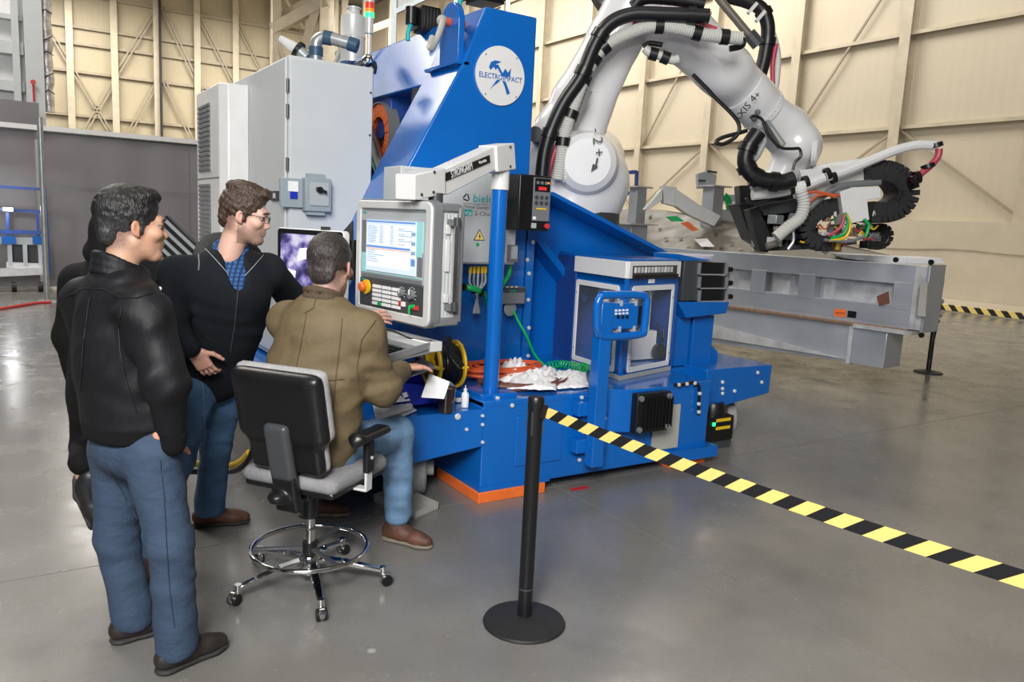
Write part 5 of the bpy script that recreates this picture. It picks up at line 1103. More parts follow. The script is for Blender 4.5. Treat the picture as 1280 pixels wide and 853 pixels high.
for x,y in ((940,12),(950,22)): MB().bar(pH(x-5,y+5,7.4),pH(x+6,y-8,7.4),.04,.03).build('steel_band','silver',t)
# ================= TOOL HEAD =================
he=8.0
t=thing('tool_head','robot tool head with white covers black cable chains and bundled coloured wires above the jig','tool head',pH(1030,290,he))
E=lambda px: px*he/976
def pp(px,h,dep,nm,mm,bv=.006): return MB().prism([pH(x,y,h) for x,y in px],FH*dep).build(nm,mm,t,bevel=bv)
pp([(1000,213),(1040,207),(1094,205),(1097,222),(1060,232),(1030,243),(1008,250)],7.75,.35,'long_cover','white')
pp([(1003,212),(1040,203),(1095,196),(1097,206),(1040,212)],7.9,.4,'top_cover','robot')
pp([(1050,240),(1066,234),(1100,234),(1102,248),(1084,250),(1087,275),(1056,281)],7.55,.25,'bracket_cover','white')
MB().tube(smooth([pH(x,y,7.6) for x,y in ((1010,262),(1030,244),(1055,232),(1100,228))],5),E(4),10).build('grey_beam','mgrey',t)
pp([(1120,212),(1138,214),(1138,228),(1124,232)],8.1,.2,'rear_cover','white')
pp([(922,255),(996,245),(1006,262),(1000,300),(960,312),(940,300)],8.1,.4,'black_frame','black')
pp([(924,232),(1000,230),(1006,262),(926,262)],8.2,.2,'black_backing','black'); pp([(936,262),(948,258),(966,300),(960,316),(950,314)],7.8,.2,'black_actuator','black'); pp([(950,256),(998,248),(1000,264),(955,270)],7.85,.2,'black_actuator','dgrey')
# cable chains: loops of links
def chain(px,h,w,th,nm='chain_link'):
    P=smooth([pH(x,y,h) for x,y in px],8); seg=np.r_[0,np.cumsum(np.linalg.norm(np.diff(P,axis=0),axis=1))]; K=int(seg[-1]/.045); tq=np.linspace(0,seg[-1],K+1); Q=np.array([np.interp(tq,seg,P[:,k]) for k in range(3)]).T
    for a_,b_ in zip(Q[:-1],Q[1:]): d=b_-a_; MB().bar(a_-d*.08,a_+d*1.02,w,th,np.cross(FH,d)).build(nm,'rubber',t,bevel=.005)
chain([(1080,216),(1100,215),(1118,223),(1127,241),(1119,258),(1100,266),(1082,265)],7.75,.34,E(24)); chain([(1075,287),(1100,285),(1107,295),(1100,305),(1090,307)],8.2,.2,E(11),'chain_link')
chain([(1050,256),(1025,262),(1008,275),(1005,292),(1018,303),(1034,304)],7.75,.24,E(18),'chain_link')
def tz(nm,px,h,r,mm,ribs=0,sub=6,n=10): return MB().tube(smooth([pH(x,y,h) for x,y in px],sub),r,n,ribs=ribs).build(nm,mm,t)
tz('white_tube',[(1032,222),(1060,212),(1090,200),(1120,188),(1145,182),(1168,182)],7.5,E(5.5),'robot'); tz('white_tube',[(940,244),(975,240),(1005,232),(1030,222)],7.5,E(6),'white')
tz('pink_tube',[(1174,186),(1172,196),(1163,207),(1150,218),(1141,227)],7.5,E(4),'pink')
for x,y in ((1041,222),(1034,218),(1007,228),(988,236),(1170,182),(1160,208),(1146,222),(1141,228)): 
    MB().lathe([(E(5),-.02),(E(7.5),-.02),(E(7.5),.02),(E(5),.02)],pH(x,y,7.5),nrm(RT+UP*.3 if x<1150 else RT*.3-UP),16).build('tube_clamp','black',t)
tz('ribbed_hose',[(1001,238),(1005,255),(1000,272),(985,284),(970,297)],7.45,E(7),'whose',.028); tz('white_hose',[(940,238),(955,230),(975,226),(992,230)],7.5,E(5),'whose')
tz('black_sleeve',[(950,226),(975,230),(995,235)],7.55,E(7),'mgrey'); tz('orange_wire',[(1008,257),(1020,246),(1035,243),(1050,245)],7.5,E(1.5),'ocable')
R_=random.Random(4)
for i in range(46):
    x,y=R_.uniform(1000,1092),R_.uniform(268,306); mm=R_.choice(['green','pink','black','whose','mgrey','ocable','black','yplast','galv']); dx,dy=R_.uniform(-16,20),R_.uniform(-9,9)
    tz('wire',[(x,y),(x+dx*.5,y+dy+R_.uniform(-4,5)),(x+dx,y+dy*.3)],7.65+R_.uniform(-.1,.2),E(R_.uniform(.6,1.5)),mm,sub=4,n=6)
for pxs,mm in (([(1038,298),(1054,293),(1060,278),(1056,266)],'green'),([(1036,301),(1056,297),(1063,282),(1058,268)],'yplast'),([(1035,295),(1050,285),(1056,268)],'pink'),([(1030,300),(1060,302),(1080,296)],'mgrey'),([(1082,296),(1086,282),(1080,274)],'green'),([(1088,308),(1105,305),(1110,297),(1100,292)],'black'),([(972,250),(940,255),(932,248)],'black'),([(1000,244),(1020,240),(1044,246)],'ocable'),([(960,250),(985,240),(1010,244)],'black'),([(985,312),(992,300),(990,280)],'galv')): tz('wire_bundle',pxs,7.5,E(1.8),mm)
for i in range(40):
    x,y=R_.uniform(945,1092),R_.uniform(262,308); s=R_.uniform(.02,.06); q=pH(x,y,7.75+R_.uniform(-.05,.25)); MB().bx(q[0]-s,q[0]+s,q[1]-s,q[1]+s,q[2]-s,q[2]+s*.6).build('valve_block',R_.choice(['black','dgrey','galv','mgrey','silver','black','copper']),t,bevel=.004)
pp([(948,308),(1030,304),(1070,300),(1072,305),(1030,311),(960,314)],7.9,.15,'bottom_rail','dgrey')
MB().cyl(pH(958,308,7.6),pH(972,304,7.6),E(4)).build('tool_tip','steel',t); MB().cyl(pH(1022,305,7.7),pH(1022,314,7.7),E(3)).build('sensor_tip','black',t)
MB().cyl(pH(1048,304,7.7),pH(1046,312,7.7),E(3)).build('brass_fitting','yplast',t); MB().cyl(pH(1028,312,7.7),pH(1034,316,7.7),E(3)).build('clear_tip','galv',t)
# ================= STANCHIONS AND BELT =================
def stanchion(b,lab,h=1.01):
    t=thing('barrier_post',lab,'barrier post',(b[0],b[1],0)); b=np.array([b[0],b[1],0])
    MB().lathe([(.178,0),(.180,.006),(.176,.014),(.10,.028),(.04,.040),(.0,.04)],b,n=56).build('base','rubber',t)
    MB().cyl(b+ez*.03,b+ez*(h-.05),.0315,n=32).build('tube','black',t); MB().lathe([(.033,h-.05),(.0345,h-.045),(.0345,h-.008),(.030,h),(0,h)],b,n=32).build('head','black',t)
    MB().lathe([(.0318,.16),(.0322,.162),(.0322,.165),(.0318,.167)],b).build('collar','dgrey',t); 
    for k in range(4): a=k*math.pi/2+.6; q=b+np.array([math.cos(a)*.033,math.sin(a)*.033,h-.06]); MB().bar(q,q-ez*.10,.008,.004).build('slot','dgrey',t)
    return b
b0=stanchion(pZ(655,779),'black retractable belt barrier post with round base in the foreground')
b1=stanchion(pZ(1160,466),'far black barrier post standing at the right end of the aluminium jig')
t0=pH(680,515,3.17); t1=pH(1281,714,1.80)
tt=thing('barrier_belt','yellow and black striped barrier belt running from the foreground post to the right edge','barrier belt',(t0+t1)/2)
def bp(px): return None
d=t1-t0; d2=t1+d*.35; Lb=np.linalg.norm(d2-t0); nS=int(Lb/.0575); mb=MB()
wd=.052; dirn=nrm(d2-t0); 
tw=nrm(ez*.93-FH*.25)
for i in range(nS):
    for (s0,s1) in ((i,i+1),):
        a=s0/nS; b=s1/nS; sk=.030/Lb
        def pt(s,side): 
            s=s+ (sk if side>0 else -sk)*.9; s=min(max(s,0),1); sag=-.03*math.sin(math.pi*s); return t0+(d2-t0)*s+ez*sag+tw*side*wd/2*(1+.0*s)
        P=[pt(a,1),pt(b,1),pt(b,-1),pt(a,-1)]; mb.cur=i%2; mb.prism(P,FH*.0012)
mb.build('belt','yellow' and ['yellow','tapeb'],tt); MB().bar(b0+ez*.955+nrm(dirn*[1,1,0])*.03,t0+dirn*.01,.02,.06).build('belt_clip','black',tt)
# ================= FLOOR CABLE =================
tag(MB().tube(smooth([pZ(238,580,.25)+0,pH(262,580,4.4),pH(285,583,4.4),pH(300,578,4.3),pH(312,566,4.2)],6),.020,10).build('yellow_hose','yplast'),'thick yellow hose looping behind the jeans of the hooded man','hose')
tag(MB().tube(smooth([pZ(236,590,.2),pH(270,590,4.3),pH(296,588,4.2),pH(312,572,4.1),pH(320,548,4.0),pH(322,530,4.0)],6),.016,8).build('black_hose','black'),'black hose running along the yellow hose towards the chair','hose')
# ================= CHAIR =================
cc=np.array([1.12,3.372,0]); Zc=lambda y,x=388: zat(x,y,cc)
ch=thing('drafting_chair','black and grey drafting chair with chrome foot ring and five star base','chair',cc)
f0=nrm(np.array([.80,.60,0])); s0_=np.array([f0[1],-f0[0],0])  # chair facing direction, its right side
angs=[math.atan2(p[1]-cc[1],p[0]-cc[0]) for p in (pZ(295,756),pZ(402,777),pZ(481,724))]
a0=np.unwrap([angs[1]])[0]; 
for k in range(5):
    a=angs[1]+k*2*math.pi/5; d=np.array([math.cos(a),math.sin(a),0]); r=.335
    mb=MB(); P=[cc+d*.03+ez*.135,cc+d*.15+ez*.125,cc+d*r+ez*.085]; 
    for p_,q_,w1,w2 in ((P[0],P[1],.05,.045),(P[1],P[2],.045,.034)):
        sd=np.cross(d,ez); i=mb.pts([p_+sd*w1/2,p_-sd*w1/2,p_-sd*w1*.35+ez*-.028,p_+sd*w1*.35+ez*-.028,q_+sd*w2/2,q_-sd*w2/2,q_-sd*w2*.35+ez*-.022,q_+sd*w2*.35+ez*-.022])
        for f in((0,1,2,3),(7,6,5,4),(0,4,5,1),(1,5,6,2),(2,6,7,3),(3,7,4,0)): mb.face(*[i+x for x in f])
    lg_=mb.build('star_leg','chrome',ch,bevel=.006); 
    q=cc+d*(r+.005); MB().cyl(q+ez*.055,q+ez*.092,.016).build('caster_stem','chrome',ch)
    sd=nrm(np.cross(d,ez)+d*.5*math.sin(k*2)); hub=q+ez*.027+d*.015
    for s in(-1,1): MB().lathe([(0,-.009),(.024,-.009),(.027,-.005),(.027,.005),(.024,.009),(0,.009)],hub+sd*s*.014,sd,20).build('caster_wheel','black',ch)
    MB().lathe([(.012,-.013),(.029,-.011),(.030,0),(.029,.011),(.012,.013)],hub+ez*.008,sd,16).build('caster_fork','chrome',ch)
MB().lathe([(0,.06),(.045,.06),(.05,.08),(.05,.14),(.04,.155),(.028,.16),(.0,.16)],cc).build('hub','chrome',ch)
MB().cyl(cc+ez*.14,cc+ez*.34,.0235).build('gas_lift','chrome',ch); MB().cyl(cc+ez*.33,cc+ez*.50,.035,.037).build('lift_cover','black',ch)
zr=Zc(684); MB().tube([cc+ez*zr+np.array([math.cos(a),math.sin(a),0])*.262 for a in np.linspace(0,2*math.pi,65)],.0115,12,caps=False).build('foot_ring','chrome',ch)
MB().cyl(cc+ez*(zr-.03),cc+ez*(zr+.03),.034).build('ring_hub','black',ch)
for k in range(3):
    a=angs[1]+.35+k*2*math.pi/3; d=np.array([math.cos(a),math.sin(a),0]); MB().bar(cc+d*.03+ez*zr,cc+d*.26+ez*zr,.026,.012).build('ring_spoke','dgrey',ch,bevel=.003)
zs=.555
# seat
A3=np.array([f0,s0_,ez])
so=sdf('seat_cushion',[BXP(cc+f0*.05+ez*(zs+.00),(.235,.245,.036),A3,.034),BXP(cc+f0*.20+ez*(zs-.012),(.10,.22,.034),A3,.034)],.012,.04,mat('grey_seat_fabric',(.25,.25,.26),.9,0,.12,60,.2,300),ch)
sdf('seat_shell',[BXP(cc+f0*.05+ez*(zs-.038),(.225,.235,.020),A3,.018),RC(cc+ez*(zs-.06),cc+f0*.1+ez*(zs-.07),.07,.06,ez,2.0)],.012,.03,'black',ch)
MB().frame(cc,f0,s0_,ez).bx(-.13,.12,-.08,.08,zs-.10,zs-.05).build('mechanism','black',ch,bevel=.01)
# backrest: placed from the photo, leaning back
bc_=cc-f0*.235+s0_*.02+ez*(zs+.29); bu=nrm(ez*.97-f0*.22); bn=nrm(np.cross(s0_,bu)); 
if bn@f0<0: bn=-bn
A4_=np.array([bn,s0_,bu])
sdf('backrest_shell',[BXP(bc_-bu*.02,(.030,.185,.225),A4_,.03),BXP(bc_+bu*.07,(.032,.222,.155),A4_,.03)],.012,.05,'black',ch)
sdf('backrest_cushion',[BXP(bc_+bn*.035-bu*.02,(.030,.185,.222),A4_,.03),BXP(bc_+bn*.035+bu*.075,(.032,.225,.16),A4_,.03)],.012,.04,mat('grey_back_fabric',(.33,.33,.33),.9,0,.12,60,.2,300),ch)
sdf('back_spine_cover',[BXP(bc_-bn*.045-bu*.13,(.026,.062,.135),A4_,.025)],.010,.02,'dgrey',ch)
sdf('back_spine',[BXP(bc_-bn*.04-bu*.31,(.024,.06,.11),A4_,.012),RC(cc-f0*.24+ez*(zs-.055),cc-f0*.1+ez*(zs-.07),.045,.045,ez,1.5)],.010,.03,'black',ch)
for s in(-1,1):
    b=cc+s0_*s*.29+f0*.02; 
    mb=MB(); mb.bar(b-s0_*s*.08+ez*(zs-.05),b+ez*(zs-.05),.05,.012); mb.bar(b+ez*(zs-.055),b+ez*(zs+.06),.012,.05,f0); mb.build('armrest_bracket','silver',ch,bevel=.003)
    MB().frame(b,f0,s0_,ez).bx(-.03,.03,-.016,.016,zs+.03,zs+.185).build('armrest_upright','black',ch,bevel=.01)
    sdf('armrest_pad',[BXP(b+ez*(zs+.205)+f0*.01,(.125,.043,.019),A3,.018),RC(b+ez*(zs+.205)-f0*.10,b+ez*(zs+.195)-f0*.11,.032,.026)],.010,.02,'black',ch)
    MB().cyl(b+s0_*s*.014+ez*(zs+.10),b+s0_*s*.02+ez*(zs+.10),.008).build('adjust_button','silver',ch)
# ================= PEOPLE =================
M['skin']=mat('skin',(.5,.3,.2),.5,0,.06,60,.08,400,attr='col'); M['hair']=mat('hair',(.02,.02,.02),.42,0,.5,160,.6,180,attr='col',stretch=(1,1,.35))
M['jk_black']=mat('black_nylon_jacket',(.0055,.006,.008),.60,0,.12,25,.55,17,spec=.3,stretch=(1,1,.45)); M['jk_dark']=mat('black_fleece',(.005,.005,.006),.85,0,.2,60,.3,200,spec=.2)
M['knit']=mat('black_rib_knit',(.006,.006,.007),.85,spec=.2,wave=(60,'X',1,.5)); M['hoodie']=mat('charcoal_fleece',(.010,.012,.016),.9,0,.12,60,.5,14,spec=.2); M['hoodl']=mat('grey_fleece_lining',(.032,.033,.032),.95,0,.2,90,.6,120)
M['olive']=mat('olive_waxed_cotton',(.135,.10,.05),.75,0,.16,14,.55,18); M['olived']=mat('brown_corduroy',(.085,.06,.035),.85,0,.1,60,.4,200)
M['chino']=mat('slate_blue_twill',(.030,.054,.098),.8,0,.10,18,.7,15,stretch=(1,1,1.6)); M['denim']=mat('washed_denim',(.13,.235,.38),.85,0,.35,7,.6,16,stretch=(1,1,1.5)); M['denimh']=mat('blue_denim',(.06,.135,.25),.85,0,.35,7,.6,16,stretch=(1,1,1.5)); M['denimd']=mat('dark_denim',(.055,.125,.235),.85,0,.3,8,.6,16,stretch=(1,1,1.5))
M['bshoe']=mat('brown_leather',(.10,.042,.025),.6,0,.35,18,.4,40); M['kshoe']=mat('dark_brown_leather',(.022,.017,.015),.5,0,.2,30,.2,120); M['sole']=mat('dark_rubber_sole',(.025,.024,.022),.7); M['soleb']=mat('tan_crepe_sole',(.20,.17,.13),.8,0,.15,30); M['blkl']=mat('black_leather',(.012,.013,.014),.4,0,.2,30,.2,80)
M['eye']=mat('eye_white',(.40,.38,.36),.2); M['iris']=mat('dark_iris',(.02,.012,.008),.15); M['seamn']=mat('navy_seam',(.018,.035,.068),.8); M['seam']=mat('dark_seam',(.0025,.0025,.003),.7); M['seamo']=mat('olive_seam',(.09,.065,.03),.8); M['seamb']=mat('denim_stitch',(.16,.22,.32),.8)
def proj(P):
    q=np.atleast_2d(P)-CAM; w_=q@fw; return np.c_[640+F_PX*(q@RT)/w_,426.5-F_PX*(q@UP)/w_],w_
def snap(V,x,y,tol=7):
    xy,d=proj(V); k=np.hypot(xy[:,0]-x,xy[:,1]-y); s=np.where(k<tol)[0]
    if len(s)==0: return V[np.argmin(k)]
    s=s[d[s]<d[s].min()+.06]; i=s[np.argmin(k[s])]; r=ray(x,y); return CAM+r*(d[i]-.004)/(r@fw)
def seamline(name,V,px,parent,m='seam',r=.0022):
    P=[]; 
    for a,b in zip(px[:-1],px[1:]):
        n=max(2,int(math.hypot(b[0]-a[0],b[1]-a[1])/6))
        for i in range(n): t_=i/n; P.append(snap(V,a[0]+(b[0]-a[0])*t_,a[1]+(b[1]-a[1])*t_))
    P.append(snap(V,*px[-1])); return MB().tube(P,r,5).build(name,m,parent)
def frame3(f,pitch=0,roll=0):
    f=nrm([f[0],f[1],0]); l=np.array([-f[1],f[0],0.]); u=np.array([0,0,1.])
    f,u=f*math.cos(pitch)-u*math.sin(pitch),u*math.cos(pitch)+f*math.sin(pitch)   # pitch>0 looks down
    l,u=l*math.cos(roll)+u*math.sin(roll),u*math.cos(roll)-l*math.sin(roll); return f,l,u
def head_mesh(skin,lip,stub=None,scalp=(.02,.02,.02)):
    P=[EL((-.015,0,.038),(.098,.077,.090)),EL((.035,0,-.02),(.058,.058,.088)),RC((.0,.046,-.055),(.062,.018,-.098),.022,.022),RC((.0,-.046,-.055),(.062,-.018,-.098),.022,.022),EL((.074,0,-.101),(.024,.026,.020)),EL((.03,0,-.075),(.045,.045,.035)),
     RC((.080,.038,.024),(.090,.012,.026),.011,.012),RC((.080,-.038,.024),(.090,-.012,.026),.011,.012),EL((.068,.045,-.022),(.024,.022,.022)),EL((.068,-.045,-.022),(.024,.022,.022)),
     EL((.086,.032,.004),(.013,.016,.013),op=1,sk=.012),EL((.086,-.032,.004),(.013,.016,.013),op=1,sk=.012)]
    A,F1=nets(P,.0045,.022)
    P+=[RC((.090,0,.012),(.110,0,-.030),.0065,.0098,sk=.012),EL((.101,.009,-.034),(.009,.007,.007),sk=.008),EL((.101,-.009,-.034),(.009,.007,.007),sk=.008),
     EL((.076,0,-.052),(.024,.034,.030),sk=.015),EL((.094,0,-.061),(.011,.021,.0055),sk=.006),EL((.093,0,-.072),(.011,.018,.0065),sk=.006),BXP((.108,0,-.0665),(.009,.018,.0008),sk=.004,op=1,rd=.0004),
     EL((.083,.032,.012),(.013,.017,.006),sk=.005),EL((.083,-.032,.012),(.013,.017,.006),sk=.005)]
    for s in(-1,1):
        P+=[EL((-.006,s*.081,-.004),(.017,.006,.027),ax=frame3((1,s*-.35),0.0),sk=.008),RC((.000,s*.077,-.026),(.003,s*.076,-.032),.008,.006,sk=.008),EL((.000,s*.088,.0),(.008,.006,.015),op=1,sk=.004)]
    P+=[RC((-.026,0,-.05),(-.045,0,-.20),.053,.058,sk=.035)]
    V,F=nets(P,.0042,.022)
    x,y,z=V.T; c=np.tile(np.array(skin),(len(V),1))
    lm=np.exp(-(((z+.067)/.008)**2+(y/.021)**2+((x-.098)/.02)**2)); c=c*(1-lm[:,None]*.8)+np.array(lip)*lm[:,None]*.8
    sb=1/(1+np.exp((-.082-z+.0*x)/.008)); sb*=1/(1+np.exp((x+.018+ .25*np.clip(-.02-z,0,1))/.008)); sb2=(np.abs(y)>.055)*(x<.024)*(x>-.03)*(z>-.035)*(z<.06); sb=np.clip(np.maximum(sb,sb2*.8),0,1)*(np.abs(y)<.0795)*(.7+.3*rng.random(len(V))); c=c*(1-.85*sb[:,None])+np.array(scalp)*.85*sb[:,None]
    er=(np.abs(y)>.080)*(z<.04); c[er>0]=c[er>0]*np.array([1.03,.86,.84])
    ck=np.exp(-(((z+.03)/.025)**2+((np.abs(y)-.045)/.02)**2)); c=c*(1-ck[:,None]*.15)+np.array(skin)*np.array([1.15,.75,.75])*ck[:,None]*.15
    if stub is not None:
        b=1/(1+np.exp((z+.050-(.028*np.clip((.04-x)/.05,0,1)))/.006)); b*=(x>-.012+.0*z)*(z>-.125); b*=1-np.exp(-((y/.017)**2+((z+.066)/.010)**2)); nz=.75+.25*np.sin(x*900)*np.sin(y*800+z*700); b=b*nz
        c=c*(1-.78*b[:,None])+np.array(stub)*.78*b[:,None]
    return V,F,c
def hair_mesh(style,base,grey=None):
    P=[]
    if style=='quiff':
        P=[EL((-.016,0,.048),(.104,.083,.095)),EL((.040,0,.105),(.058,.058,.036)),EL((-.02,0,.125),(.08,.066,.035)),EL((-.082,0,-.010),(.034,.058,.060)),EL((.082,0,.112),(.022,.05,.024))]
    elif style=='full':
        P=[EL((-.022,0,.050),(.110,.087,.099)),EL((.020,0,.108),(.075,.068,.036)),EL((-.082,0,-.015),(.036,.060,.062))]
    else:
        P=[EL((-.017,0,.044),(.104,.083,.093)),EL((-.080,0,-.015),(.032,.058,.060))]
    P+=[EL((.130,0,.000),(.078,.075,.088),op=1,sk=.006),BXP((.09,0,-.06),(.085,.12,.062),op=1,sk=.006,rd=.01),BXP((.0,0,-.145),(.15,.12,.058),op=1,sk=.01,rd=.01)]
    for s in(-1,1): P+=[EL((-.003,s*.088,-.012),(.024,.022,.036),op=1,sk=.004),BXP((.0,s*.09,-.082),(.032,.03,.036),op=1,sk=.006),EL((.014,s*.069,.004),(.012,.010,.030),sk=.008)]
    def dsp(p):
        x,y,z=p.T; am=.0016 if style=='full' else .0026 if style=='quiff' else .0010
        return am*(np.sin(x*150+3*np.sin(z*60))*np.sin(y*170+2*np.sin(x*50))+.5*np.sin(z*210+x*90))
    V,F=nets(P,.0045,.012,dsp); x,y,z=V.T; c=np.tile(np.array(base),(len(V),1))
    n=.75+.5*rng.random(len(V)); c=c*n[:,None]
    if grey is not None:
        b=1/(1+np.exp((z-.012)/.014)); b*=(np.abs(y)>.03)+.25; b=np.clip(b,0,1)*(.6+.4*rng.random(len(V))); c=c*(1-.8*b[:,None])+np.array(grey)*.8*b[:,None]
    return V,F,c
def hand_prims(w,d,pn,side,curl=.5,spread=.06,thumb=.5,sc=1.0):
    d=nrm(d); pn=nrm(pn-d*(pn@d)); s=np.cross(d,pn)*side   # s points to the thumb side
    ax=np.array([d,s,pn]); P=[BXP(w+d*.052*sc,(.050*sc,.040*sc,.0135*sc),ax,.013*sc),RC(w-d*.03*sc,w+d*.02*sc,.026*sc,.027*sc,pn,1.25)]
    for k,(off,L,r) in enumerate(((.030,.072,.0088),(.0105,.080,.0090),(-.009,.074,.0086),(-.028,.058,.0076))):
        b=w+d*.092*sc+s*off*sc; dr=nrm(d+s*spread*(1.5-k)); a=curl*.5; 
        for j,fr_ in enumerate((.45,.32,.26)):
            v=dr*math.cos(a)+pn*math.sin(a); e=b+v*L*fr_*sc; P.append(RC(b,e,r*sc*(1-.08*j),r*sc*(1-.08*(j+1)),sk=.004)); b=e; a+=curl
    b=w+d*.022*sc+s*.030*sc; v=nrm(d*.65+s*.75+pn*.25); e=b+v*.042*sc; P.append(RC(b,e,.0125*sc,.0105*sc,sk=.012)); v2=nrm(v*(1-thumb)+d*thumb+pn*.15); e2=e+v2*.032*sc; P.append(RC(e,e2,.0105*sc,.0095*sc,sk=.004)); e3=e2+nrm(v2+d*.2)*.024*sc; P.append(RC(e2,e3,.0095*sc,.0078*sc,sk=.004))
    return P
def shoe(par,a,d,L,um,sm,boot=0,z0=0,pitch=0,lace=True):
    """a: ankle ground point, d: toe direction"""
    d=nrm([d[0],d[1],0]); s=np.array([-d[1],d[0],0.]); u=np.array([0,0,1.])
    d,u=d*math.cos(pitch)-u*math.sin(pitch),u*math.cos(pitch)+d*math.sin(pitch)
    a=np.array([a[0],a[1],z0],float); A=np.array([d,s,u]); q=lambda x,y,z:a+d*x*L+s*y+u*z
    um_prims=[RC(q(-.17,0,.055),q(.1,0,.060),.043,.046,s,1.05),RC(q(.1,0,.060),q(.42,0,.045),.046,.040,u,1.15),RC(q(.42,0,.043),q(.60,0,.038),.042,.036,u,1.2),RC(q(-.08,0,.07),q(-.06,0,.125+boot),.040,.042),EL(q(.15,0,-.06),(.3,.2,.068),A,op=1,sk=.002)]
    o=sdf('shoe',um_prims,.008,.03,um,par)
    sp=[RC(q(-.16,0,.014),q(.15,0,.014),.044,.040,u,2.9),RC(q(.15,0,.014),q(.48,0,.014),.040,.049,u,3.1),RC(q(.48,0,.014),q(.60,0,.014),.049,.040,u,3.0),EL(q(.15,0,-.06),(.3,.2,.060),A,op=1,sk=.002)]
    V,F=nets(sp,.007,.01); so_=nobj('sole',V,F,sm,o,None,1)
    if lace:
        for i in range(4): x=.06+i*.085; MB().tube([q(x,-.030,.088-.012*i),q(x+.02,0,.104-.012*i),q(x,.030,.088-.012*i)],.003,5,sub=3).build('lace','sole',o)
    return o
def folds(a,b,amp,f=16,f2=38,seed=0,zw=0):
    a=nrm(a); b=nrm(b)
    def g(P):
        x=P@a; y=P@b; z=P[:,2]; w1=np.sin(x*f+2.2*np.sin(y*6+seed)+1.3*np.sin(z*9+seed)); w2=np.sin(x*f2+3*np.sin(y*11+seed*2)+1.5*np.sin(z*17))
        cz=np.sin(z*70+3.0*np.sin(x*14+seed)+2*np.sin(y*17)+1.7*np.sin(z*13))*(.5+.5*np.sin(z*8+seed*1.3+3*np.sin(x*5)))
        return amp*zw*cz+amp*(.75*(np.abs(w1)-.5)*(.6+.4*np.sin(y*7+seed))+.25*w2*(.5+.5*np.sin(z*13+y*9+seed)))
    return g
def collar(name,c,f,l,rx,ry,h,r,m,par,tilt=.25,gap=.35,res=.008,k=.01,lift=0.):
    P=[]; n=20; 
    for lev in np.linspace(0,1,3):
        pts=[]
        for i in range(n+1):
            a=gap+(2*math.pi-2*gap)*i/n; pts.append(c+f*(math.cos(a)*rx*(1-.12*lev))+l*(math.sin(a)*ry*(1-.12*lev))+ez*(lev*h - tilt*math.cos(a)*rx + lift*(1-math.cos(a))/2))
        P+=[RC(x,y,r) for x,y in zip(pts[:-1],pts[1:])]
    return sdf(name,P,res,k,m,par)
def to(V,f,l,u,c): return c+V[:,:1]*f+V[:,1:2]*l+V[:,2:3]*u
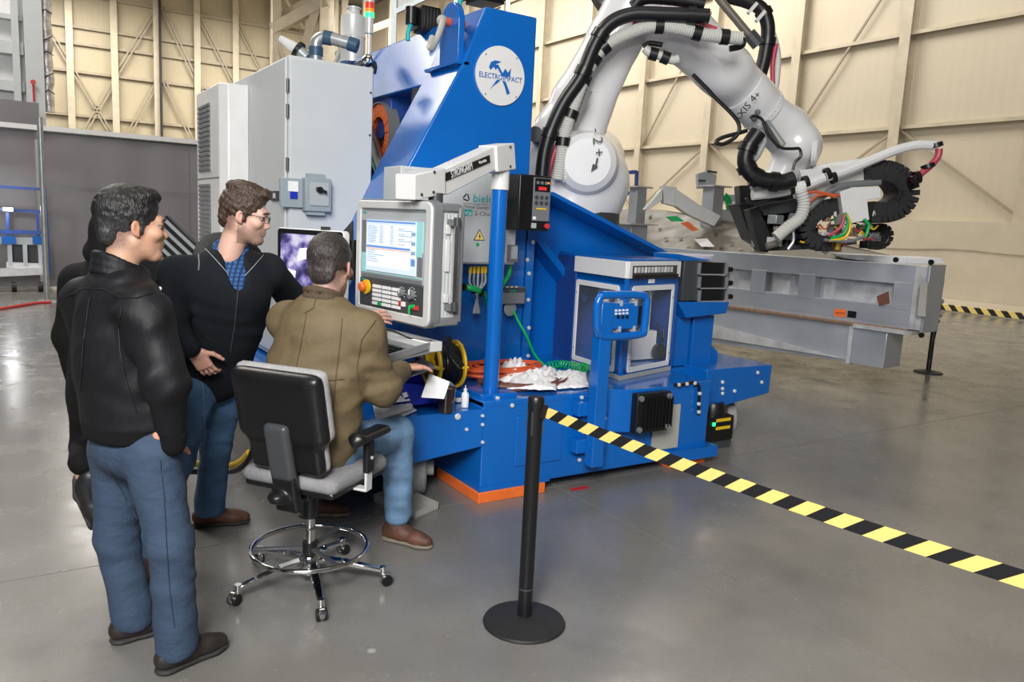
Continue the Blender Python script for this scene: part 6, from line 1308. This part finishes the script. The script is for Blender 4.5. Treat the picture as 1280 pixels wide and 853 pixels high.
def person(name,label,J,bf,hf,hpitch,hroll,hc,skin,lip,hair,hands,girth=1.,headsc=1.,glasses=False,stub=None,group=None):
    f,l,u=frame3(bf); hf_,hl,hu=frame3(hf,hpitch,hroll)
    Vh,Fh,ch_=head_mesh(skin,lip,stub,hair[2] if len(hair)>2 and hair[2] is not None else hair[1]); Vh=to(Vh*headsc,hf_,hl,hu,hc)
    pv=J['pelvis']; nk=J['neck']; tf=f
    P=[RC(pv+ez*.03,(pv+nk)/2,.145*girth,.135*girth,tf,1.45),RC((pv+nk)/2,nk-ez*.12,.135*girth,.145*girth,tf,1.5),RC(nk-ez*.06,hc-hf_*.035-hu*.15,.055,.045)]
    for s in 'LR':
        P+=[RC(nk-ez*.06,J[s+'sh'],.06,.06),RC(J[s+'sh'],J[s+'elb'],.048,.040),RC(J[s+'elb'],J[s+'wr'],.038,.026),RC(J[s+'hip'],J[s+'knee'],.070,.050),RC(J[s+'knee'],J[s+'ank']+ez*.02,.048,.036)]
    Vb,Fb=nets(P,.016,.05); cb=np.tile(np.array(skin),(len(Vb),1)); Vs=[Vh,Vb]; Fs=[Fh,Fb]; Cs=[ch_,cb]
    for hp in hands: v,ff_=nets(hp,.0038,.010); Vs.append(v); Fs.append(ff_); Cs.append(np.tile(np.array(skin)*np.array([1.08,.95,.92]),(len(v),1)))
    off=0; FF=[]
    for v,ff_ in zip(Vs,Fs): FF.append(ff_+off); off+=len(v)
    V=np.vstack(Vs); F=np.vstack(FF); c=np.vstack(Cs)
    body=nobj('person',V,F,'skin',None,c); tag(body,label,'person')
    if group: body['group']=group
    Vr,Fr,cr=hair_mesh(*hair); ho=nobj('hair',to(Vr*headsc,hf_,hl,hu,hc),Fr,'hair',body,cr)
    for s in(-1,1):
        e=to(np.array([[.0785,s*.032,.004]])*headsc,hf_,hl,hu,hc)[0]; eo=MB().ball(e,.0118,14).build('eye','eye',body); MB().ball(e+hf_*.0065,.0064,10).build('iris','iris',eo)
        bpt=[to(np.array([[x,s*y,z]])*headsc,hf_,hl,hu,hc)[0] for x,y,z in ((.103,.014,.026),(.102,.03,.031),(.090,.048,.026))]; MB().tube(bpt,[.003,.004,.002],6,sub=3).build('eyebrow',M['kshoe'] if glasses is False else M['bshoe'],body)
    if glasses:
        gl=[]
        g3=lambda x,y,z: to(np.array([[x,y,z]])*headsc,hf_,hl,hu,hc)[0]
        mb=MB()
        for s in(-1,1):
            mb.tube([g3(.112-.012*abs(math.cos(a)) if False else .110-.010*(math.cos(a)*s*.5+.5 if s>0 else .5-math.cos(a)*.5),s*.034+.023*math.cos(a),.0+.016*math.sin(a)) for a in np.linspace(0,2*math.pi,25)],.0014,6,caps=False)
            mb.tube([g3(.098,s*.058,.010),g3(.06,s*.076,.012),g3(.0,s*.083,.012),g3(-.012,s*.083,-.002)],.0016,6,sub=4)
        mb.tube([g3(.112,-.012,.004),g3(.116,0,.008),g3(.112,.012,.004)],.0014,6,sub=3); go=mb.build('glasses','black',body)
        for s in(-1,1): MB().lathe([(0,0),(.022,0)],g3(.107,s*.034,0),hf_,20).build('lens','glass',go)
    return body,f,l,u
def cutbelow(z,c,r=.5,up=False): return BXP((c[0],c[1],z+(.5 if up else -.5)),(r,r,.5),op=1,sk=.006,rd=.002)
def trousers(par,J,m,f,rt_=.1,rk=.075,ra=.07,amp=.011,girth=1.,hem=.05,res=.012,seed=0,waist=None):
    P=[EL(J['pelvis']-ez*.01,np.array([.125,.178,.12])*girth,np.array([f,np.cross(ez,f),ez])),RC(J['Lhip']-ez*.02,J['Rhip']-ez*.02,.10*girth,.10*girth,f,1.15)]
    for s in 'LR':
        k=J[s+'knee']; a=J[s+'ank'].copy(); P+=[RC(J[s+'hip']-ez*.02,k,rt_*girth,rk),RC(k,a+ez*(hem-.02),rk,ra)]
    for s in 'LR': a=J[s+'ank']; P.append(BXP((a[0],a[1],hem-.25),(.12,.12,.25),op=1,sk=.004,rd=.002))
    V,F=nets(P,res,.035,folds((.9,.4,.5),(.2,.9,.3),amp,13,38,seed,.22)); o=nobj('trousers',V,F,m,par,None,1); return o,V
def J_(**k): return {a:(pH(*b) if len(b)==3 else np.array(b[:3],float)) for a,b in k.items()}
# ---------- 1: man in black bomber jacket, foreground left ----------
J=J_(head=(166,283,2.8),neck=(150,345,2.8),Rsh=(182,392,2.64),Lsh=(106,375,2.95),Relb=(207,476,2.60),Rwr=(217,556,2.66),Lelb=(118,465,3.06),Lwr=(165,540,3.05),pelvis=(162,553,2.8),Rhip=(190,560,2.72),Lhip=(146,556,2.88),Rknee=(213,680,2.70),Lknee=(146,672,2.90),Rank=(222,800,2.72),Lank=(166,776,2.90))
for k in('Rank','Lank'): J[k][2]=.06
bf=(.95,.32); sk=(.50,.285,.19)
hd=hand_prims(J['Rwr']+np.array([-.03,.052,-.005]),np.array([.25,.25,-.93]),np.array([-.1,.98,.1]),1,.35)
b,f,l,u=person('m1','man in black bomber jacket and slate blue trousers standing nearest the camera',J,bf,(1,.06),.02,0,J['head'],sk,(.36,.15,.12),('full',(.0035,.0033,.0036),(.055,.055,.058)),[hd])
jc=(J['pelvis']+J['neck'])/2; ch=J['neck']-ez*.15
P=[RC(J['pelvis']+ez*.10,jc+ez*.02,.205,.215,f,1.35),RC(jc+ez*.02,ch,.215,.195,f,1.42),RC(ch,J['neck']-ez*.02,.13,.085),RC(J['neck']-ez*.05,J['Lsh'],.085,.080),RC(J['neck']-ez*.05,J['Rsh'],.085,.080),
   RC(J['Lsh'],J['Lelb'],.078,.068),RC(J['Lelb'],J['Lwr'],.068,.05),RC(J['Rsh'],J['Relb'],.082,.072),RC(J['Relb'],J['Rwr']+ez*.04,.072,.047),cutbelow(J['pelvis'][2]+.075,J['pelvis'])]
# keep the cut away from the hanging sleeve
P.insert(-1,P.pop()); cut=P.pop(); torso=P[:5]+[cut]; 
P=P[:5]+[cut]+P[5:]
V,F=nets(P,.010,.045,folds(l*.8+ez*.5,f,.016,17,40,1,.25)); jo=nobj('jacket',V,F,'jk_black',b,None,1); Vj=V
zz0=J['pelvis'][2]+.075
band=[RC(J['pelvis']+ez*.02,J['pelvis']+ez*.16,.197,.205,f,1.35),cutbelow(zz0-.045,J['pelvis']),cutbelow(zz0+.03,J['pelvis'],up=True)]
sdf('waistband',band,.009,.02,'knit',jo)
sdf('cuff',[RC(J['Rwr']+ez*.035,J['Rwr']+ez*.0,.047,.041)],.008,.01,'knit',jo)
collar('collar',J['neck']-ez*.02-f*.005,f,l,.082,.088,.055,.012,'jk_black',jo,.30,.5,lift=.02)
seamline('yoke_seam',Vj,[(82,372),(105,360),(130,362),(150,372),(172,372),(190,366)],jo); seamline('sleeve_seam',Vj,[(152,384),(148,410),(150,440),(158,480),(170,515)],jo)
seamline('back_pleat',Vj,[(112,372),(104,430),(100,490)],jo)
q=snap(Vj,206,357); MB().lathe([(0,.004),(.007,.003),(.008,0)],q,-FH,12).build('snap_button','silver',jo)
o,Vt=trousers(b,J,'chino',f,.100,.078,.078,.011,1.0,.055,.011,2)
seamline('side_seam',Vt,[(200,575),(205,620),(208,680),(212,740),(218,785)],o,'seamn',.0014); seamline('seat_seam',Vt,[(128,572),(150,610),(172,650)],o,'seamn',.0014)
sdA=pZ(288,800)-pZ(206,836); shoe(b,J['Rank']+0,sdA,.28,'kshoe','sole'); sdB=pZ(192,792)-pZ(140,816); shoe(b,J['Lank']+0,(1,.12),.28,'kshoe','sole')
# ---------- 2: man behind, mostly hidden ----------
J=J_(head=(152,278,3.5),neck=(142,322,3.5),Lsh=(98,352,3.72),Rsh=(160,350,3.35),Lelb=(86,420,3.75),Lwr=(98,480,3.8),Relb=(160,440,3.4),Rwr=(170,500,3.4),pelvis=(125,500,3.55),Lhip=(112,500,3.62),Rhip=(140,500,3.5),Lknee=(108,560,3.7),Rknee=(150,580,3.5),Lank=(108,600,3.35),Rank=(152,650,3.55))
J['Rank'][2]=.06; bf2=(.97,.24)
la=pH(104,612,3.42)
J['Lank']=la+ez*.05
b,f,l,u=person('m2','person in black hooded top standing mostly hidden behind the man in the bomber jacket',J,bf2,(1,.1),.05,0,J['head'],(.42,.25,.18),(.3,.13,.1),('short',(.012,.011,.011)),[],.95)
jc=(J['pelvis']+J['neck'])/2; ch=J['neck']-ez*.15
P=[RC(J['pelvis']+ez*.02,jc,.185,.19,f,1.35),RC(jc,ch,.19,.18,f,1.4),RC(ch,J['neck']-ez*.02,.12,.08)]+[RC(J['neck']-ez*.05,J[s+'sh'],.08,.078) for s in 'LR']+[RC(J[s+'sh'],J[s+'elb'],.08,.068) for s in 'LR']+[RC(J[s+'elb'],J[s+'wr'],.066,.05) for s in 'LR']
V,F=nets(P,.013,.045,folds(l,f,.008,15,34,4)); jo=nobj('hooded_top',V,F,'jk_dark',b,None,1)
sdf('hood',[RC(J['neck']+ez*.02-f*.05+l*.05,J['neck']+ez*.02-f*.05-l*.05,.06,.06),EL(J['head']-f*.05-ez*.05,(.085,.10,.12),np.array([f,l,ez]))],.010,.04,'jk_dark',jo)
trousers(b,J,'jk_dark',f,.095,.07,.062,.005,.95,.10,.014,5)
# raised boot, sole to the left
A=np.array([nrm(np.array([.55,.2,-.80])),nrm(np.array([-.3,.95,0])),nrm(np.array([.8,.25,.55]))])
c=la; d_=-ez*.95+RT*.22; d_=nrm(d_); sl=nrm(-RT-.0*FH); 
bo=sdf('boot',[RC(c+ez*.06+RT*.035,c+ez*.01+RT*.025,.050,.050),RC(c+ez*.01+RT*.02,c-ez*.09+RT*.045,.048,.045),RC(c-ez*.09+RT*.045,c-ez*.15+RT*.07,.045,.035)],.009,.03,'blkl',b)
V,F=nets([RC(c+ez*.045-RT*.025,c-ez*.02-RT*.025,.034,.036,RT,2.2),RC(c-ez*.03-RT*.015,c-ez*.16+RT*.035,.038,.036,RT,2.4)],.008,.02); nobj('sole',V,F,'sole',bo,None,1)
# ---------- 3: hooded man with glasses ----------
J=J_(head=(306,270,3.62),neck=(288,316,3.65),Rsh=(222,344,3.57),Lsh=(334,340,3.79),Relb=(212,400,3.46),Rwr=(240,440,3.46),Lelb=(362,368,4.06),Lwr=(405,392,4.25),pelvis=(262,468,3.80),Rhip=(245,476,3.72),Lhip=(284,472,3.92),Rknee=(222,575,3.62),Lknee=(270,560,4.02),Rank=(178,693,3.50),Lank=(262,642,4.06))
for k in('Rank','Lank'): J[k][2]=.06
sk=(.60,.37,.29); rw=J['Rwr']
hd=hand_prims(rw+FH*.03,nrm(RT*.35-ez*.85+FH*.35),FH,1,.45)
hd2=hand_prims(J['Lwr'],nrm(RT*.6+FH*.5-ez*.3),-ez,-1,.4)
b,f,l,u=person('m3','bearded man with glasses in dark grey hooded sweatshirt and jeans leaning towards the monitor',J,(-.05,-.99),(.90,-.44),.14,0,J['head'],sk,(.45,.2,.17),('quiff',(.050,.028,.017),None),[hd,hd2],1.0,1.0,True,(.085,.05,.035))
jc=(J['pelvis']+J['neck'])/2; ch=J['neck']-ez*.17
P=[RC(J['pelvis']+ez*.05,jc-ez*.02,.20,.205,f,1.25),RC(jc-ez*.02,ch,.205,.19,f,1.35),RC(ch,J['neck']-ez*.04,.13,.085)]+[RC(J['neck']-ez*.07,J[s+'sh'],.085,.080) for s in 'LR']+[RC(J[s+'sh'],J[s+'elb'],.084,.070) for s in 'LR']+[RC(J[s+'elb'],J[s+'wr']-(J[s+'wr']-J[s+'elb'])*.12,.068,.050) for s in 'LR']
zip_=pH(298,356,3.55); 
Vc=[RC(J['neck']+f*.135+ez*.05,zip_+f*.015,.098,.030,op=1,sk=.01)]
tr_=P[:3]+Vc+P[3:]
V,F=nets(P+Vc,.010,.045,folds(ez+l*.4,f,.015,13,32,7,.2)); jo=nobj('hooded_sweatshirt',V,F,'hoodie',b,None,1); Vj=V
sdf('shirt',[RC(jc,ch,.185,.172,f,1.36),RC(ch,J['neck']-ez*.03,.116,.072),RC(J['neck']-ez*.08,J['neck']+f*.01,.080,.066)],.009,.04,'plaid',b)
collar('shirt_collar',J['neck']-ez*.005+f*.01,f,l,.072,.078,.035,.008,'plaid',b,.35,.55)
hp=[]
for i in range(17):
    a=.62+(2*math.pi-1.24)*i/16; rr_=.045*(1-.62*abs(math.cos(a/2))**3); hp.append((J['neck']-ez*.035-f*.02+f*math.cos(a)*.118+l*math.sin(a)*.118-ez*math.cos(a)*.075,.018+.030*(1-math.cos(a))/2))
sdf('hood',[RC(x[0],y[0],x[1],y[1]) for x,y in zip(hp[:-1],hp[1:])]+[RC(J['neck']-f*.13+ez*.0+l*.04,J['neck']-f*.13-l*.04,.055,.055),RC(hp[0][0]+l*.01,zip_+l*.016-f*.012,.024,.010,f,1.5),RC(hp[-1][0]-l*.01,zip_-l*.016-f*.012,.024,.010,f,1.5)],.009,.02,'hoodl',jo,folds(ez,l,.006,30,60,3))
zl=[(298,354),(296,380),(293,410),(288,440)]; seamline('zipper',Vj,zl,jo,'dgrey',.003); seamline('zip_edge',Vj,[(252,306),(270,325),(285,342),(298,354)],jo,'lgrey',.0014); seamline('zip_edge',Vj,[(330,318),(318,332),(306,345),(298,354)],jo,'lgrey',.0014)
q=snap(Vj,299,362); MB().bar(q,q-ez*.03-FH*.004,.008,.004).build('zip_pull','silver',jo)
q=snap(Vj,342,404) ; MB().bar(q-FH*.004,q-ez*.03-FH*.004,.016,.003).build('white_tag','paper',jo)
seamline('pocket_edge',Vj,[(232,402),(240,415),(255,420),(268,428)],jo); seamline('drawstring',Vj,[(248,318),(249,330),(248,338)],jo,'galv',.003)
o,Vt=trousers(b,J,'denimh',f,.102,.076,.082,.011,1.0,.065,.011,8); seamline('side_seam',Vt,[(254,480),(256,540),(253,600),(250,635)],o,'seamb',.0015)
shoe(b,J['Lank'],(pZ(318,657)-pZ(250,662)),.29,'bshoe','sole',.02); shoe(b,J['Rank'],(pZ(177,715)-pZ(176,690)),.29,'bshoe','sole',.02)
# ---------- 4: seated man in olive jacket ----------
J=J_(head=(413,333,3.52),neck=(404,378,3.47),Rsh=(452,414,3.42),Lsh=(362,402,3.60),Relb=(478,486,3.52),Rwr=(503,462,3.92),Lelb=(420,425,4.05),Lwr=(452,398,4.22),pelvis=(390,545,3.5),Rhip=(415,556,3.48),Lhip=(375,548,3.6),Rknee=(497,541,3.93),Rank=(497,650,3.97),Lank=(392,622,4.28),Lknee=(420,530,4.2))
J['Lknee'][2]=.60; J['Rank'][2]=.08; J['Lank'][2]=.08
sf_=(.79,.61)
hd=hand_prims(J['Rwr']+ez*.01,nrm(RT*.9+FH*.55-ez*.05),-ez,1,.28,.08)
hd2=hand_prims(J['Lwr'],nrm(RT*.75+FH*.25+ez*.05),nrm(FH-ez*.6),-1,.30,.08,.3)
sk=(.56,.33,.25)
b,f,l,u=person('m4','seated man in olive jacket and light jeans working at the operator panel',J,sf_,(.70,.72),.08,0,J['head'],sk,(.4,.18,.15),('short',(.028,.022,.020),(.08,.065,.065)),[hd,hd2],1.08,1.13)
P=[RC(J['pelvis']+ez*.02,(J['pelvis']+J['neck'])/2,.235,.235,f,1.40),RC((J['pelvis']+J['neck'])/2,J['neck']-ez*.16,.235,.205,f,1.45),RC(J['neck']-ez*.14,J['neck']-ez*.03,.14,.09)]+[RC(J['neck']-ez*.07,J[s+'sh'],.092,.088) for s in 'LR']+[RC(J[s+'sh'],J[s+'elb'],.092,.080) for s in 'LR']+[RC(J[s+'elb'],J[s+'wr']-(J[s+'wr']-J[s+'elb'])*.13,.078,.052) for s in 'LR']
V,F=nets(P,.010,.05,folds(ez*.9+l*.3,f,.015,14,34,11,.25)); jo=nobj('jacket',V,F,'olive',b,None,1); Vj=V
collar('collar',J['neck']-ez*.03-f*.0,f,l,.085,.088,.065,.012,'olived',jo,.25,.5,lift=.01)
for px_ in ([(383,392),(376,430),(368,470)],[(428,398),(425,430),(420,470),(416,520)],[(470,400),(452,425),(446,460),(450,495)],[(395,372),(392,385),(380,392)],[(338,470),(380,478),(430,474)]): seamline('seam',Vj,px_,jo,'seamo',.0022)
d=nrm(J['Rwr']-J['Relb']); sdf('cuff',[RC(J['Rwr']-d*.075,J['Rwr']-d*.035,.058,.055)],.008,.01,'olive',jo)
o,Vt=trousers(b,J,'denim',f,.105,.085,.074,.011,1.08,.10,.011,12)
seamline('side_seam',Vt,[(440,560),(470,545),(495,535)],o,'seamb',.0016)
shoe(b,J['Rank']*[1,1,0],(pZ(522,680)-pZ(470,668)),.29,'bshoe','soleb',.02,0.0,0,False); shoe(b,J['Lank']*[1,1,0],(pZ(420,640)-pZ(365,640)),.29,'bshoe','soleb',.02,0.0,0,False)
for o in list(bpy.data.objects):
    for k in ('_o','_x'):
        if k in o: del o[k]
